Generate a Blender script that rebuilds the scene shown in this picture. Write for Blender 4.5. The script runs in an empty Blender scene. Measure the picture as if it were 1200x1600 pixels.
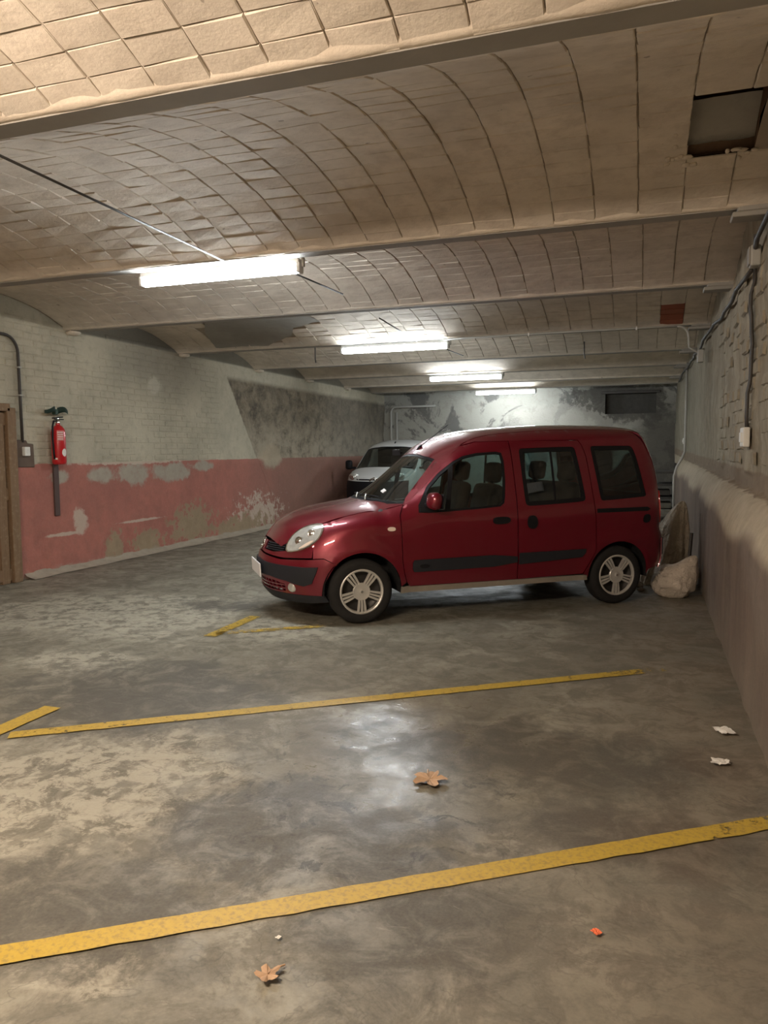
import bpy, bmesh, math, random
import numpy as np
from mathutils import Vector, Matrix, noise as mnoise
from mathutils.geometry import delaunay_2d_cdt
random.seed(11)
scene = bpy.context.scene
COL = scene.collection

# ---------------------------------------------------------------- camera
EYE = 1.517; FPX = 1192.0
YAW, PITCH, ROLL = -0.3262, -0.0796, -0.0085
def camera_axes():
    cy, sy = math.cos(YAW), math.sin(YAW)
    f = Vector((sy*math.cos(PITCH), cy*math.cos(PITCH), math.sin(PITCH)))
    r = Vector((cy, -sy, 0)); u = r.cross(f)
    c, s = math.cos(ROLL), math.sin(ROLL)
    return c*r + s*u, -s*r + c*u, f
cam_data = bpy.data.cameras.new('camera')
cam = bpy.data.objects.new('camera', cam_data); COL.objects.link(cam)
_r, _u, _f = camera_axes()
cam.matrix_world = Matrix(((_r.x, _u.x, -_f.x, 0), (_r.y, _u.y, -_f.y, 0), (_r.z, _u.z, -_f.z, EYE), (0, 0, 0, 1)))
cam_data.sensor_fit = 'VERTICAL'; cam_data.sensor_height = 24.0; cam_data.sensor_width = 18.0
cam_data.lens = FPX/1600*24.0; cam_data.clip_start = .05
scene.camera = cam

# ---------------------------------------------------------------- light and exposure
world = bpy.data.worlds.new('world'); scene.world = world; world.use_nodes = True
world.node_tree.nodes['Background'].inputs[0].default_value = (1.0, .85, .68, 1)
world.node_tree.nodes['Background'].inputs[1].default_value = 0.0
COOL_TUBE = ((.87, .945, 1.0), 108.0)      # colour and strength of the four cool tubes in view
WARM_TUBE = ((1.0, .82, .66), 345.0)      # the warm tube over the entrance bay, behind the camera
scene.view_settings.view_transform = 'Standard'; scene.view_settings.look = 'None'
scene.view_settings.gamma = 1.0; scene.view_settings.use_curve_mapping = False
scene.view_settings.exposure = 0.0

# ---------------------------------------------------------------- object helpers
def meta(o, label=None, cat=None, group=None, kind=None):
    if label: o['label'] = label
    if cat: o['category'] = cat
    if group: o['group'] = group
    if kind: o['kind'] = kind
    return o
def empty(name, loc=(0, 0, 0), rz=0, **k):
    o = bpy.data.objects.new(name, None); COL.objects.link(o)
    o.location = loc; o.rotation_euler = (0, 0, rz); o.empty_display_size = .1
    return meta(o, **k)
def mesh_obj(name, V, F, mat, parent=None, smooth=False, loc=None, rot=None, **k):
    me = bpy.data.meshes.new(name); me.from_pydata([tuple(v) for v in V], [], [tuple(f) for f in F]); me.update()
    if smooth: me.shade_smooth()
    for m in (mat if isinstance(mat, (list, tuple)) else [mat]): me.materials.append(m)
    o = bpy.data.objects.new(name, me); COL.objects.link(o)
    if parent: o.parent = parent
    if loc is not None: o.location = loc
    if rot is not None: o.rotation_euler = rot
    return meta(o, **k)
def link_mesh(name, me, parent, loc, rot=(0, 0, 0)):
    o = bpy.data.objects.new(name, me); o.location = loc; o.rotation_euler = rot
    if parent: o.parent = parent
    COL.objects.link(o); return o
class MB:
    """collects shapes that belong to ONE part"""
    def __init__(s): s.V = []; s.F = []
    def add(s, V, F):
        n = len(s.V); s.V += [tuple(v) for v in V]; s.F += [tuple(i+n for i in f) for f in F]; return s
    def box(s, c, d, b=0.0, M=None):
        x, y, z = [q/2 for q in d]; b = min(b, x*.9, y*.9, z*.9)
        if b <= 0:
            V = [(i*x, j*y, k*z) for k in (-1, 1) for j in (-1, 1) for i in (-1, 1)]
            F = [(0, 2, 3, 1), (4, 5, 7, 6), (0, 1, 5, 4), (2, 6, 7, 3), (0, 4, 6, 2), (1, 3, 7, 5)]
        else:
            bm = bmesh.new(); bmesh.ops.create_cube(bm, size=1)
            for v in bm.verts: v.co = Vector((v.co.x*2*x, v.co.y*2*y, v.co.z*2*z))
            bmesh.ops.bevel(bm, geom=bm.edges[:], offset=b, segments=2, affect='EDGES', profile=.5)
            bm.verts.index_update(); V = [v.co.copy() for v in bm.verts]; F = [[v.index for v in f.verts] for f in bm.faces]; bm.free()
        M = M or Matrix()
        return s.add([M @ Vector(v) + Vector(c) for v in V], F)
    def tube(s, pts, r, n=8, caps=True, radii=None):
        pts = [Vector(p) for p in pts]; base = len(s.V); up = None
        for i, p in enumerate(pts):
            t = (pts[min(i+1, len(pts)-1)] - pts[max(i-1, 0)]).normalized()
            if up is None:
                up = Vector((0, 0, 1)) if abs(t.z) < .9 else Vector((1, 0, 0))
            a = t.cross(up).normalized(); up = a.cross(t).normalized()
            rr = radii[i] if radii else r
            for k in range(n):
                q = 2*math.pi*k/n; s.V.append(tuple(p + a*math.cos(q)*rr + up*math.sin(q)*rr))
        for i in range(len(pts)-1):
            for k in range(n):
                A = base+i*n+k; B = base+i*n+(k+1) % n; s.F.append((A, B, B+n, A+n))
        if caps:
            s.F.append(tuple(base+k for k in range(n))[::-1]); e = base+(len(pts)-1)*n; s.F.append(tuple(e+k for k in range(n)))
        return s
    def lathe(s, prof, n=32, M=None, closed=False):
        """prof: (radius, height) pairs about local z"""
        M = M or Matrix(); base = len(s.V); m = len(prof)
        for k in range(n):
            q = 2*math.pi*k/n
            for r, z in prof: s.V.append(tuple(M @ Vector((r*math.cos(q), r*math.sin(q), z))))
        for k in range(n):
            for i in range(m if closed else m-1):
                a = base+k*m+i; b = base+k*m+(i+1) % m; c = base+((k+1) % n)*m+(i+1) % m; d = base+((k+1) % n)*m+i
                s.F.append((a, d, c, b))
        return s
    def prism(s, poly, z0, z1, M=None):
        M = M or Matrix(); n = len(poly)
        V = [M @ Vector((x, y, z0)) for x, y in poly] + [M @ Vector((x, y, z1)) for x, y in poly]
        F = [tuple(range(n))[::-1], tuple(range(n, 2*n))] + [(i, (i+1) % n, n+(i+1) % n, n+i) for i in range(n)]
        return s.add(V, F)
    def grid(s, P):
        P = np.asarray(P); a, b = P.shape[:2]; n = len(s.V)
        s.V += [tuple(p) for p in P.reshape(-1, 3)]
        s.F += [(n+i*b+j, n+i*b+j+1, n+(i+1)*b+j+1, n+(i+1)*b+j) for i in range(a-1) for j in range(b-1)]
        return s
    def build(s, name, mat, parent=None, smooth=False, angle=None, **k):
        o = mesh_obj(name, s.V, s.F, mat, parent, smooth, **k)
        if angle: o.data.set_sharp_from_angle(angle=math.radians(angle))
        return o
def blob_mesh(rx, ry, rz, seed, rough=.2, freq=2.0, sub=3, flat=0.0):
    bm = bmesh.new(); bmesh.ops.create_icosphere(bm, subdivisions=sub, radius=1)
    for v in bm.verts:
        d = v.co.normalized(); k = 1+rough*mnoise.noise(d*freq+Vector((seed*7.1, seed*3.3, seed)))
        v.co = Vector((d.x*rx*k, d.y*ry*k, max(d.z*rz*k, -rz*(1-flat))))
    bm.verts.index_update(); V = [v.co.copy() for v in bm.verts]; F = [[v.index for v in f.verts] for f in bm.faces]; bm.free()
    return V, F
def frac_noise(p, octaves=4):
    s, a = 0, 1
    for i in range(octaves):
        s += a*mnoise.noise(Vector(p)*(2**i)); a *= .5
    return s
# ---------------------------------------------------------------- materials
class G:
    def __init__(s, name):
        s.m = bpy.data.materials.new(name); s.m.use_nodes = True; s.t = s.m.node_tree; s.n = s.t.nodes
        s.b = s.n['Principled BSDF']; s.out = s.n['Material Output']; s._pos = None
    def new(s, ty, **k):
        o = s.n.new(ty)
        for a, v in k.items(): setattr(o, a, v)
        return o
    def put(s, sock, v):
        if isinstance(v, bpy.types.NodeSocket): s.t.links.new(v, sock)
        elif isinstance(v, (tuple, list)) and sock.type == 'RGBA' and len(v) == 3: sock.default_value = (*v, 1)
        else: sock.default_value = v
    def pos(s):
        if not s._pos:
            g = s.new('ShaderNodeNewGeometry'); s._pos = g.outputs['Position']
            x = s.new('ShaderNodeSeparateXYZ'); s.put(x.inputs[0], s._pos); s.x, s.y, s.z = x.outputs[:3]
        return s._pos
    def objpos(s):
        c = s.new('ShaderNodeTexCoord'); return c.outputs['Object']
    def rnd(s): return s.new('ShaderNodeObjectInfo').outputs['Random']
    def math(s, op, a, b=0.0, c=0.0, clamp=False):
        o = s.new('ShaderNodeMath', operation=op, use_clamp=clamp); s.put(o.inputs[0], a); s.put(o.inputs[1], b)
        if len(o.inputs) > 2: s.put(o.inputs[2], c)
        return o.outputs[0]
    def scalev(s, v, k):
        o = s.new('ShaderNodeVectorMath', operation='MULTIPLY'); s.put(o.inputs[0], v); s.put(o.inputs[1], k); return o.outputs[0]
    def noise(s, scale, detail=4, rough=.55, vec=None, dist=0.0):
        o = s.new('ShaderNodeTexNoise'); s.put(o.inputs['Vector'], vec or s.pos())
        s.put(o.inputs['Scale'], scale); s.put(o.inputs['Detail'], detail); s.put(o.inputs['Roughness'], rough); s.put(o.inputs['Distortion'], dist)
        return o.outputs[0]
    def voro(s, scale, vec=None, feature='F1'):
        o = s.new('ShaderNodeTexVoronoi', feature=feature); s.put(o.inputs['Vector'], vec or s.pos()); s.put(o.inputs['Scale'], scale); return o.outputs[0]
    def step(s, v, a, b, lo=0.0, hi=1.0):
        o = s.new('ShaderNodeMapRange', interpolation_type='SMOOTHSTEP'); s.put(o.inputs[0], v)
        for i, q in enumerate((a, b, lo, hi)): s.put(o.inputs[i+1], q)
        return o.outputs[0]
    def mix(s, f, a, b, mode='MIX'):
        o = s.new('ShaderNodeMix', data_type='RGBA', blend_type=mode); s.put(o.inputs[0], f); s.put(o.inputs[6], a); s.put(o.inputs[7], b); return o.outputs[2]
    def mul(s, *v):
        r = v[0]
        for q in v[1:]: r = s.math('MULTIPLY', r, q)
        return r
    def blob(s, u, v, cu, cv, ru, rv, ns, k=.9, soft=.25):
        """irregular patch of the surface around (cu,cv)"""
        a = s.math('POWER', s.math('DIVIDE', s.math('SUBTRACT', u, cu), ru), 2.0)
        b = s.math('POWER', s.math('DIVIDE', s.math('SUBTRACT', v, cv), rv), 2.0)
        d = s.math('SQRT', s.math('ADD', a, b)); d = s.math('ADD', d, s.math('MULTIPLY', s.math('SUBTRACT', ns, .5), k*2))
        return s.step(d, 1-soft, 1+soft, 1.0, 0.0)
    def most(s, *v):
        r = v[0]
        for q in v[1:]: r = s.math('MAXIMUM', r, q)
        return r
    def bump(s, h, strength=.3, dist=.01):
        o = s.new('ShaderNodeBump'); s.put(o.inputs['Height'], h); s.put(o.inputs['Strength'], strength); s.put(o.inputs['Distance'], dist)
        s.put(s.b.inputs['Normal'], o.outputs[0]); return o
    def set(s, **k):
        names = dict(col='Base Color', rough='Roughness', metal='Metallic', coat='Coat Weight', coatr='Coat Roughness', spec='Specular IOR Level', alpha='Alpha', trans='Transmission Weight', emis='Emission Color', emstr='Emission Strength')
        for a, v in k.items(): s.put(s.b.inputs[names[a]], v)
        return s
def plain(name, col, rough=.5, metal=0.0, var=.12, scale=9.0, coat=0.0, bump=0.0, spec=.5):
    g = G(name); n = g.noise(scale, 5, .6, g.objpos())
    c = g.mix(n, tuple(q*(1-var) for q in col), tuple(min(1, q*(1+var)) for q in col))
    g.set(col=c, rough=rough, metal=metal, coat=coat, coatr=.06, spec=spec)
    if bump: g.bump(g.noise(scale*6, 4, .6, g.objpos()), bump, .004)
    return g.m
def lamp_mat(name, col, strength):
    g = G(name); g.set(col=(.9, .9, .9), emis=col, emstr=strength); return g.m
def glass_mat(name, tint, mirror=.0):
    g = G(name); g.n.remove(g.b)
    tr = g.new('ShaderNodeBsdfTransparent'); gl = g.new('ShaderNodeBsdfGlossy'); fr = g.new('ShaderNodeFresnel'); mx = g.new('ShaderNodeMixShader')
    g.put(tr.inputs[0], tint); g.put(gl.inputs[0], (1, 1, 1)); g.put(gl.inputs['Roughness'], .02); g.put(fr.inputs[0], 1.5)
    g.t.links.new(g.math('ADD', fr.outputs[0], mirror, clamp=True), mx.inputs[0]); g.t.links.new(tr.outputs[0], mx.inputs[1]); g.t.links.new(gl.outputs[0], mx.inputs[2])
    g.t.links.new(mx.outputs[0], g.out.inputs[0]); return g.m

def mat_floor():
    g = G('worn_polished_concrete'); g.pos(); P = g._pos
    big = g.noise(.42, 5, .6); mid = g.noise(1.5, 7, .66, dist=.6); fine = g.noise(13, 7, .68); grit = g.noise(85, 3, .6); blot = g.noise(4.2, 8, .72, dist=.7)
    c = g.mix(g.step(big, .32, .68), (.155, .146, .110), (.255, .238, .182))
    c = g.mix(g.mul(g.step(mid, .44, .62), .8), c, (.36, .34, .265))
    c = g.mix(g.mul(g.step(blot, .47, .57), .62), c, (.098, .089, .067))
    c = g.mix(g.math('MULTIPLY', g.step(fine, .42, .72), .5), c, (.095, .085, .064))
    # pale worn patches
    m1 = g.noise(2.4, 8, .72, dist=.5)
    pale = g.most(g.blob(g.x, g.y, -2.45, 2.85, .62, .62, m1, 1.3), g.blob(g.x, g.y, -4.8, 6.0, 1.4, .9, m1, 1.3), g.blob(g.x, g.y, -2.9, 5.85, .65, .35, m1, 1.2), g.blob(g.x, g.y, -1.62, 1.78, .26, .16, m1, 1.0), g.blob(g.x, g.y, -3.9, 4.5, .45, .3, m1, 1.4))
    flake = g.noise(7.5, 8, .76, dist=.4)
    c = g.mix(g.mul(pale, g.step(flake, .44, .54), .80), c, (.46, .43, .34))
    # dark damp and oil stains
    m2 = g.noise(3.2, 8, .72, dist=.8)
    dark = g.most(g.blob(g.x, g.y, -.45, 3.75, .9, .42, m2, 1.4, .4), g.blob(g.x, g.y, -1.30, 2.70, .62, .40, m2, 1.5, .3), g.blob(g.x, g.y, -3.0, 4.0, .8, .7, m2, 1.4, .4), g.blob(g.x, g.y, -.70, 2.25, .30, .42, m2, 1.4, .4),
                  g.blob(g.x, g.y, -.05, 3.05, .5, .22, m2, 1.3, .4), g.blob(g.x, g.y, -1.75, 2.0, .45, .3, m2, 1.4, .4), g.blob(g.x, g.y, -3.9, 6.6, .5, .22, m2, 1.3, .3))
    c = g.mix(g.mul(dark, g.step(blot, .36, .52, .45, 1.0), .86), c, (.050, .046, .037))
    spot = g.mul(g.step(g.noise(6.0, 6, .72, dist=1.2), .575, .605), g.most(g.blob(g.x, g.y, -1.15, 3.1, .75, .8, m2, .9, .5), g.mul(g.step(big, .5, .6), .5)))
    c = g.mix(g.math('MULTIPLY', spot, .9), c, (.024, .022, .019))
    scr = g.step(g.noise(9, 6, .75, g.scalev(P, (.45, 1.9, 1.0)), 1.0), .63, .69)
    c = g.mix(g.math('MULTIPLY', scr, .30), c, (.40, .375, .31))
    crack = g.step(g.math('ABSOLUTE', g.math('SUBTRACT', g.noise(1.1, 6, .6, dist=.3), .5)), .0, .006, 1.0, 0.0)
    c = g.mix(g.mul(crack, .40), c, (.05, .045, .036))
    c = g.mix(.24, c, g.mix(grit, (.05, .045, .035), (.40, .37, .29)))
    # reddish dirt towards the right hand wall
    c = g.mix(g.mul(g.step(g.x, -.9, .7), g.step(mid, .3, .6), .50), c, (.155, .108, .072))
    r = g.math('ADD', g.step(blot, .3, .7, .22, .46), g.math('MULTIPLY', g.math('SUBTRACT', fine, .5), .28))
    r = g.math('ADD', r, g.mul(pale, .12)); r = g.math('ADD', r, g.step(g.blob(g.x, g.y, -1.05, 3.75, .75, 1.0, m2, .8, .6), 0, 1, .24, .02))
    g.set(col=c, rough=r, spec=.5)
    h = g.math('ADD', g.math('MULTIPLY', fine, .6), g.math('MULTIPLY', mid, 1.0)); g.bump(h, .25, .012)
    return g.m
def mat_line():
    g = G('worn_yellow_road_paint'); g.pos()
    n = g.noise(22, 7, .75); n2 = g.noise(5, 5, .6); n3 = g.noise(60, 4, .7)
    c = g.mix(n, (.42, .275, .035), (.60, .42, .065)); c = g.mix(g.math('MULTIPLY', g.step(n3, .46, .66), .5), c, (.22, .165, .075))
    fade = g.new('ShaderNodeAttribute', attribute_name='wear'); w = fade.outputs['Fac']
    a = g.step(g.math('ADD', n, g.math('MULTIPLY', g.math('SUBTRACT', n2, .5), .5)), g.math('SUBTRACT', w, .06), g.math('ADD', w, .06))
    g.set(col=c, rough=.5, alpha=a); return g.m
def mat_vault(name, base, dirt):
    g = G(name); g.pos()
    n = g.noise(1.1, 5, .6); n2 = g.noise(7, 6, .65); n3 = g.noise(40, 5, .65)
    c = g.mix(g.step(n, .35, .68), base, tuple(q*.80 for q in base)); c = g.mix(g.math('MULTIPLY', g.step(n2, .42, .7), .38), c, dirt)
    c = g.mix(g.math('MULTIPLY', g.math('SUBTRACT', g.rnd(), .5, clamp=True), .25), c, (.40, .33, .27))
    sp = g.step(g.noise(11, 3, .5), .73, .76); c = g.mix(g.math('MULTIPLY', sp, .6), c, (.16, .12, .09))
    g.set(col=c, rough=.85, spec=.25); g.bump(g.math('ADD', g.math('MULTIPLY', n2, 1.2), g.math('MULTIPLY', n3, .35)), .55, .012); return g.m
def mat_left_wall():
    g = G('painted_left_wall'); g.pos(); P = g._pos; y, z = g.y, g.z
    n = g.noise(1.3, 6, .6); f = g.noise(8, 7, .68); ff = g.noise(34, 6, .7)
    cream = g.mix(g.step(n, .3, .7), (.60, .55, .415), (.45, .415, .315)); cream = g.mix(g.math('MULTIPLY', g.step(f, .45, .72), .35), cream, (.27, .245, .18))
    # darker patch in the cream under the vault between y 9 and 11
    dark_patch = g.blob(y, z, 10.3, 2.95, 1.1, .55, f, .8, .6); cream = g.mix(g.math('MULTIPLY', dark_patch, .55), cream, (.20, .18, .15))
    spot = g.blob(y, z, 10.05, 2.55, .16, .12, f, .9, .3); cream = g.mix(g.math('MULTIPLY', spot, .7), cream, (.62, .59, .48))
    # rough bare masonry beyond the slanting edge
    diag = g.math('SUBTRACT', y, g.math('ADD', 12.25, g.math('MULTIPLY', g.math('SUBTRACT', 2.86, z), .724)))
    st = g.step(g.math('ADD', diag, g.math('MULTIPLY', g.math('SUBTRACT', f, .5), .10)), -.03, .03)
    st = g.mul(st, g.step(z, 2.92, 2.80))
    v = g.noise(3.2, 8, .75, g.scalev(P, (1, 1.0, 1.2)), .15)
    stone = g.mix(g.step(v, .30, .66), (.05, .040, .029), (.27, .225, .155))
    stone = g.mix(g.math('MULTIPLY', g.step(f, .54, .68), .5), stone, (.36, .31, .225)); stone = g.mix(g.mul(g.step(z, 2.35, 1.6), g.step(v, .25, .6), .75), stone, (.46, .40, .30))
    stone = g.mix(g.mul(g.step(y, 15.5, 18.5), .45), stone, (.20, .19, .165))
    up = g.mix(st, cream, stone)
    # red dado
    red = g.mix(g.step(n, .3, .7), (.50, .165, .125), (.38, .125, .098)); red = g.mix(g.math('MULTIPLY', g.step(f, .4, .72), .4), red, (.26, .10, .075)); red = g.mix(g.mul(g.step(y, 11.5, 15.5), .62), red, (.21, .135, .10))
    pk = g.noise(2.4, 7, .7)
    pl = g.most(g.blob(y, z, 7.95, 1.22, .19, .08, pk, 1.3), g.blob(y, z, 8.72, 1.22, .23, .11, pk, 1.1), g.blob(y, z, 9.5, 1.22, .42, .16, pk, 1.5), g.blob(y, z, 10.4, 1.22, .55, .13, pk, 1.7), g.blob(y, z, 11.3, 1.30, .4, .08, pk, 1.6))
    red = g.mix(g.mul(pl, g.step(f, .2, .5, .55, 1.0)), red, g.mix(f, (.30, .255, .20), (.50, .45, .365)))
    pw = g.most(g.blob(y, z, 8.3, .62, .13, .16, f, 1.2), g.blob(y, z, 8.0, .48, .3, .025, f, .9), g.blob(y, z, 9.6, .52, .5, .02, f, 1.0), g.blob(y, z, 13.3, .33, .75, .26, g.noise(7, 7, .78), 4.2, .15), g.blob(y, z, 9.4, 1.39, 1.1, .03, f, 1.4))
    red = g.mix(g.math('MULTIPLY', pw, .85), red, (.60, .50, .40))
    tan = g.most(g.blob(y, z, 9.0, .20, .18, .22, f, 1.8), g.blob(y, z, 9.75, .16, .40, .18, f, 1.9), g.blob(y, z, 11.0, .32, .6, .30, f, 2.0), g.blob(y, z, 12.6, .15, 1.0, .20, f, 2.2))
    red = g.mix(tan, red, g.mix(f, (.24, .165, .095), (.46, .35, .22)))
    edge = g.math('ADD', z, g.math('MULTIPLY', g.math('SUBTRACT', f, .5), .05))
    dado = g.step(edge, 1.385, 1.40, 1.0, 0.0)
    blot = g.blob(y, z, 13.9, 1.42, .42, .22, pk, .7); dado = g.math('SUBTRACT', dado, g.mul(dado, blot)); up = g.mix(g.mul(blot, .8), up, (.46, .38, .27))
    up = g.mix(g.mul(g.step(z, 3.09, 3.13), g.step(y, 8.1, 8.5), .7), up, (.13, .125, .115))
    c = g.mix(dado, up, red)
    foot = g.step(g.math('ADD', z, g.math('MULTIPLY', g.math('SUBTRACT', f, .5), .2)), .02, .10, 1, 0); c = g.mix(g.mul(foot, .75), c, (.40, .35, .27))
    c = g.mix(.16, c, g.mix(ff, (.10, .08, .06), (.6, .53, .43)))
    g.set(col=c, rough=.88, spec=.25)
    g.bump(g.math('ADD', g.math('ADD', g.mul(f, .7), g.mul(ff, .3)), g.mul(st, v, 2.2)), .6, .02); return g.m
def mat_right_wall():
    g = G('rough_right_wall'); g.pos(); P = g._pos; y, z = g.y, g.z
    n = g.noise(1.2, 6, .6); f = g.noise(7, 7, .68); ff = g.noise(30, 6, .7); vst = g.noise(4.5, 6, .65, g.scalev(P, (1, 1.0, .16)))
    zz = g.math('SUBTRACT', z, g.math('MULTIPLY', g.math('SUBTRACT', y, 4.6), .013)); z2 = zz; zz = g.math('ADD', zz, g.math('MULTIPLY', g.math('SUBTRACT', f, .5), .05))
    up = g.mix(g.step(vst, .35, .65), (.39, .345, .255), (.25, .215, .155)); up = g.mix(g.math('MULTIPLY', g.step(f, .48, .68), .5), up, (.46, .41, .31)); up = g.mix(g.mul(g.step(n, .5, .7), .45), up, (.17, .145, .105))
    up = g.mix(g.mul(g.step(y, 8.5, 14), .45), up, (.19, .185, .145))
    strip = g.mix(f, (.15, .105, .07), (.26, .20, .14)); up = g.mix(g.mul(g.step(zz, 1.30, 1.33, 1, 0), .85), up, strip)
    lo = g.mix(g.step(vst, .35, .68), (.165, .118, .094), (.10, .072, .058)); lo = g.mix(g.mul(g.step(n, .4, .7), .4), lo, (.27, .22, .17))
    lo = g.mix(g.mul(g.step(g.math('ADD', z, g.math('MULTIPLY', g.math('SUBTRACT', f, .5), .3)), .0, .35, 1, 0), .5), lo, (.24, .20, .15))
    hau = g.mix(g.step(f, .35, .7), (.50, .43, .32), (.40, .34, .25))
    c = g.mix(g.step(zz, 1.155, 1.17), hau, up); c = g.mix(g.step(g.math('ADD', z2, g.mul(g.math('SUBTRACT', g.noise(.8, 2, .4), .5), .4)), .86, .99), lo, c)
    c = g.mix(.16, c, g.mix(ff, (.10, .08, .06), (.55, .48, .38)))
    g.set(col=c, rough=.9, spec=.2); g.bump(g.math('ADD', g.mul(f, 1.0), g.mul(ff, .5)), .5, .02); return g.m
def mat_back_wall():
    g = G('flaking_back_wall'); g.pos(); x, z = g.x, g.z
    n = g.noise(.9, 7, .68, dist=.6); f = g.noise(5, 7, .7); ff = g.noise(26, 5, .7)
    c = g.mix(g.step(n, .44, .49), (.17, .165, .15), (.38, .37, .32)); c = g.mix(g.mul(g.step(f, .5, .66), .5), c, (.30, .28, .235))
    dk = g.most(g.blob(x, z, -.6, 2.75, 1.2, .55, f, .8, .15), g.blob(x, z, .5, 1.4, .7, 1.3, f, .6, .4)); c = g.mix(g.mul(dk, .85), c, g.mix(f, (.07, .065, .055), (.15, .14, .12)))
    wh = g.blob(x, z, -2.2, 2.15, 1.5, .55, f, 1.0, .12); c = g.mix(g.mul(wh, .6), c, (.46, .44, .38))
    g.set(col=c, rough=.9, spec=.2); g.bump(g.math('ADD', f, g.mul(ff, .4)), .7, .03); return g.m
def mat_paint_red():
    g = G('dark_red_car_paint'); n = g.noise(600, 2, .5, g.objpos()); d = g.noise(3, 5, .6, g.objpos())
    c = g.mix(n, (.150, .0008, .011), (.205, .002, .018)); g.set(col=g.mix(g.mul(g.step(d, .45, .8), .05), c, (.20, .11, .09)), rough=.34, metal=.40, coat=1.0, coatr=.05); return g.m
def mat_sack(name, a, b):
    g = G(name); P = g.objpos(); n = g.noise(7, 6, .65, P); w = g.noise(60, 3, .5, P)
    g.set(col=g.mix(n, a, b), rough=.7); g.bump(g.math('ADD', g.noise(11, 6, .65, P, 1.0), g.mul(w, .2)), 1.0, .05); return g.m
def mat_wood():
    g = G('old_brown_wood'); P = g.objpos(); n = g.noise(5, 6, .65, g.scalev(P, (8, 8, .6)), .5); f = g.noise(20, 5, .6, P)
    c = g.mix(n, (.13, .075, .04), (.30, .19, .10)); c = g.mix(g.mul(g.step(f, .5, .7), .4), c, (.35, .27, .17)); g.set(col=c, rough=.75); g.bump(n, .5, .01); return g.m
M = dict(
 floor=mat_floor(), line=mat_line(), tile=mat_vault('cream_painted_tile', (.72, .635, .525), (.42, .35, .275)), joint=mat_vault('dusty_joint', (.40, .34, .27), (.22, .18, .14)),
 bead=mat_vault('lumpy_plaster', (.72, .63, .51), (.46, .38, .29)), render=mat_vault('grey_cement_render', (.36, .34, .30), (.26, .24, .21)), bare=mat_vault('bare_red_brick', (.36, .12, .07), (.24, .085, .05)),
 rubble=mat_vault('broken_masonry', (.15, .095, .06), (.07, .04, .025)),
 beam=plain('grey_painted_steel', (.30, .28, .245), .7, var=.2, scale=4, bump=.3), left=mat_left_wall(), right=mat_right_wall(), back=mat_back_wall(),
 wood=mat_wood(), red=mat_paint_red(), black=plain('black_plastic', (.008, .008, .010), .55, spec=.25), trim=plain('grey_black_moulding', (.020, .021, .026), .6, spec=.3), rubber=plain('tyre_rubber', (.020, .019, .018), .85, var=.3, spec=.3),
 dark=plain('dark_underside', (.006, .006, .006), .9), silver=plain('silver_wheel_paint', (.66, .64, .59), .36, .45, var=.06), steel=plain('dark_steel', (.07, .065, .06), .5, .7), chrome=plain('chrome', (.75, .75, .75), .12, 1.0, var=.02),
 seat=plain('dark_seat_cloth', (.022, .025, .028), .9), dash=plain('grey_dashboard', (.05, .052, .055), .7), sill=plain('dusty_sill', (.27, .235, .19), .8, var=.25), white=plain('white_plastic', (.78, .76, .70), .4, var=.04), plate=plain('white_plate', (.9, .9, .9), .4, var=.01),
 vanwhite=plain('white_car_paint', (.62, .63, .62), .3, var=.03, coat=1.0), extred=plain('red_extinguisher_paint', (.52, .012, .016), .3, coat=.6, var=.05), green=plain('dark_green_metal', (.025, .06, .04), .6), cable=plain('dark_conduit', (.05, .042, .035), .6), pipe=plain('pale_grey_pipe', (.42, .41, .37), .5),
 brownpatch=plain('brown_mortar_patch', (.14, .10, .075), .9, var=.3, bump=.5), lens=plain('lamp_lens', (.62, .63, .60), .16, .45, var=.5, scale=22, coat=1.0), amber=plain('clear_amber_lens', (.80, .66, .55), .2, var=.05), taill=plain('red_lens', (.45, .02, .02), .15, var=.1, coat=1.0),
 glass=glass_mat('tinted_car_glass', (.42, .51, .49), .03), darkglass=glass_mat('dark_car_glass', (.34, .44, .43), .04), screen=glass_mat('windscreen_glass', (.66, .74, .70), .03), sack=mat_sack('dusty_sack_cloth', (.62, .53, .43), (.80, .70, .58)), sheet=mat_sack('grimy_plastic_sheet', (.50, .42, .31), (.78, .68, .53)),
 leaf=plain('dry_leaf', (.46, .30, .18), .7, var=.35, scale=30), paper=plain('crumpled_paper', (.78, .75, .68), .7, var=.06), orange=plain('orange_wrapper', (.80, .16, .05), .5), stone=plain('dusty_rubble', (.36, .31, .24), .9, var=.3, bump=.6),
 cool=lamp_mat('cool_lit_diffuser', *COOL_TUBE), warm=lamp_mat('warm_lit_diffuser', *WARM_TUBE), housing=plain('white_lamp_housing', (.75, .75, .73), .4, var=.03), shelf=plain('dark_shelf_boards', (.06, .055, .048), .8, var=.3), batten=plain('dark_red_brown_batten', (.085, .05, .042), .7), dimstone=plain('dim_grey_masonry', (.075, .07, .06), .9, var=.35, bump=.5), pallet=plain('grey_old_board', (.24, .22, .17), .85, var=.25))
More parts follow.
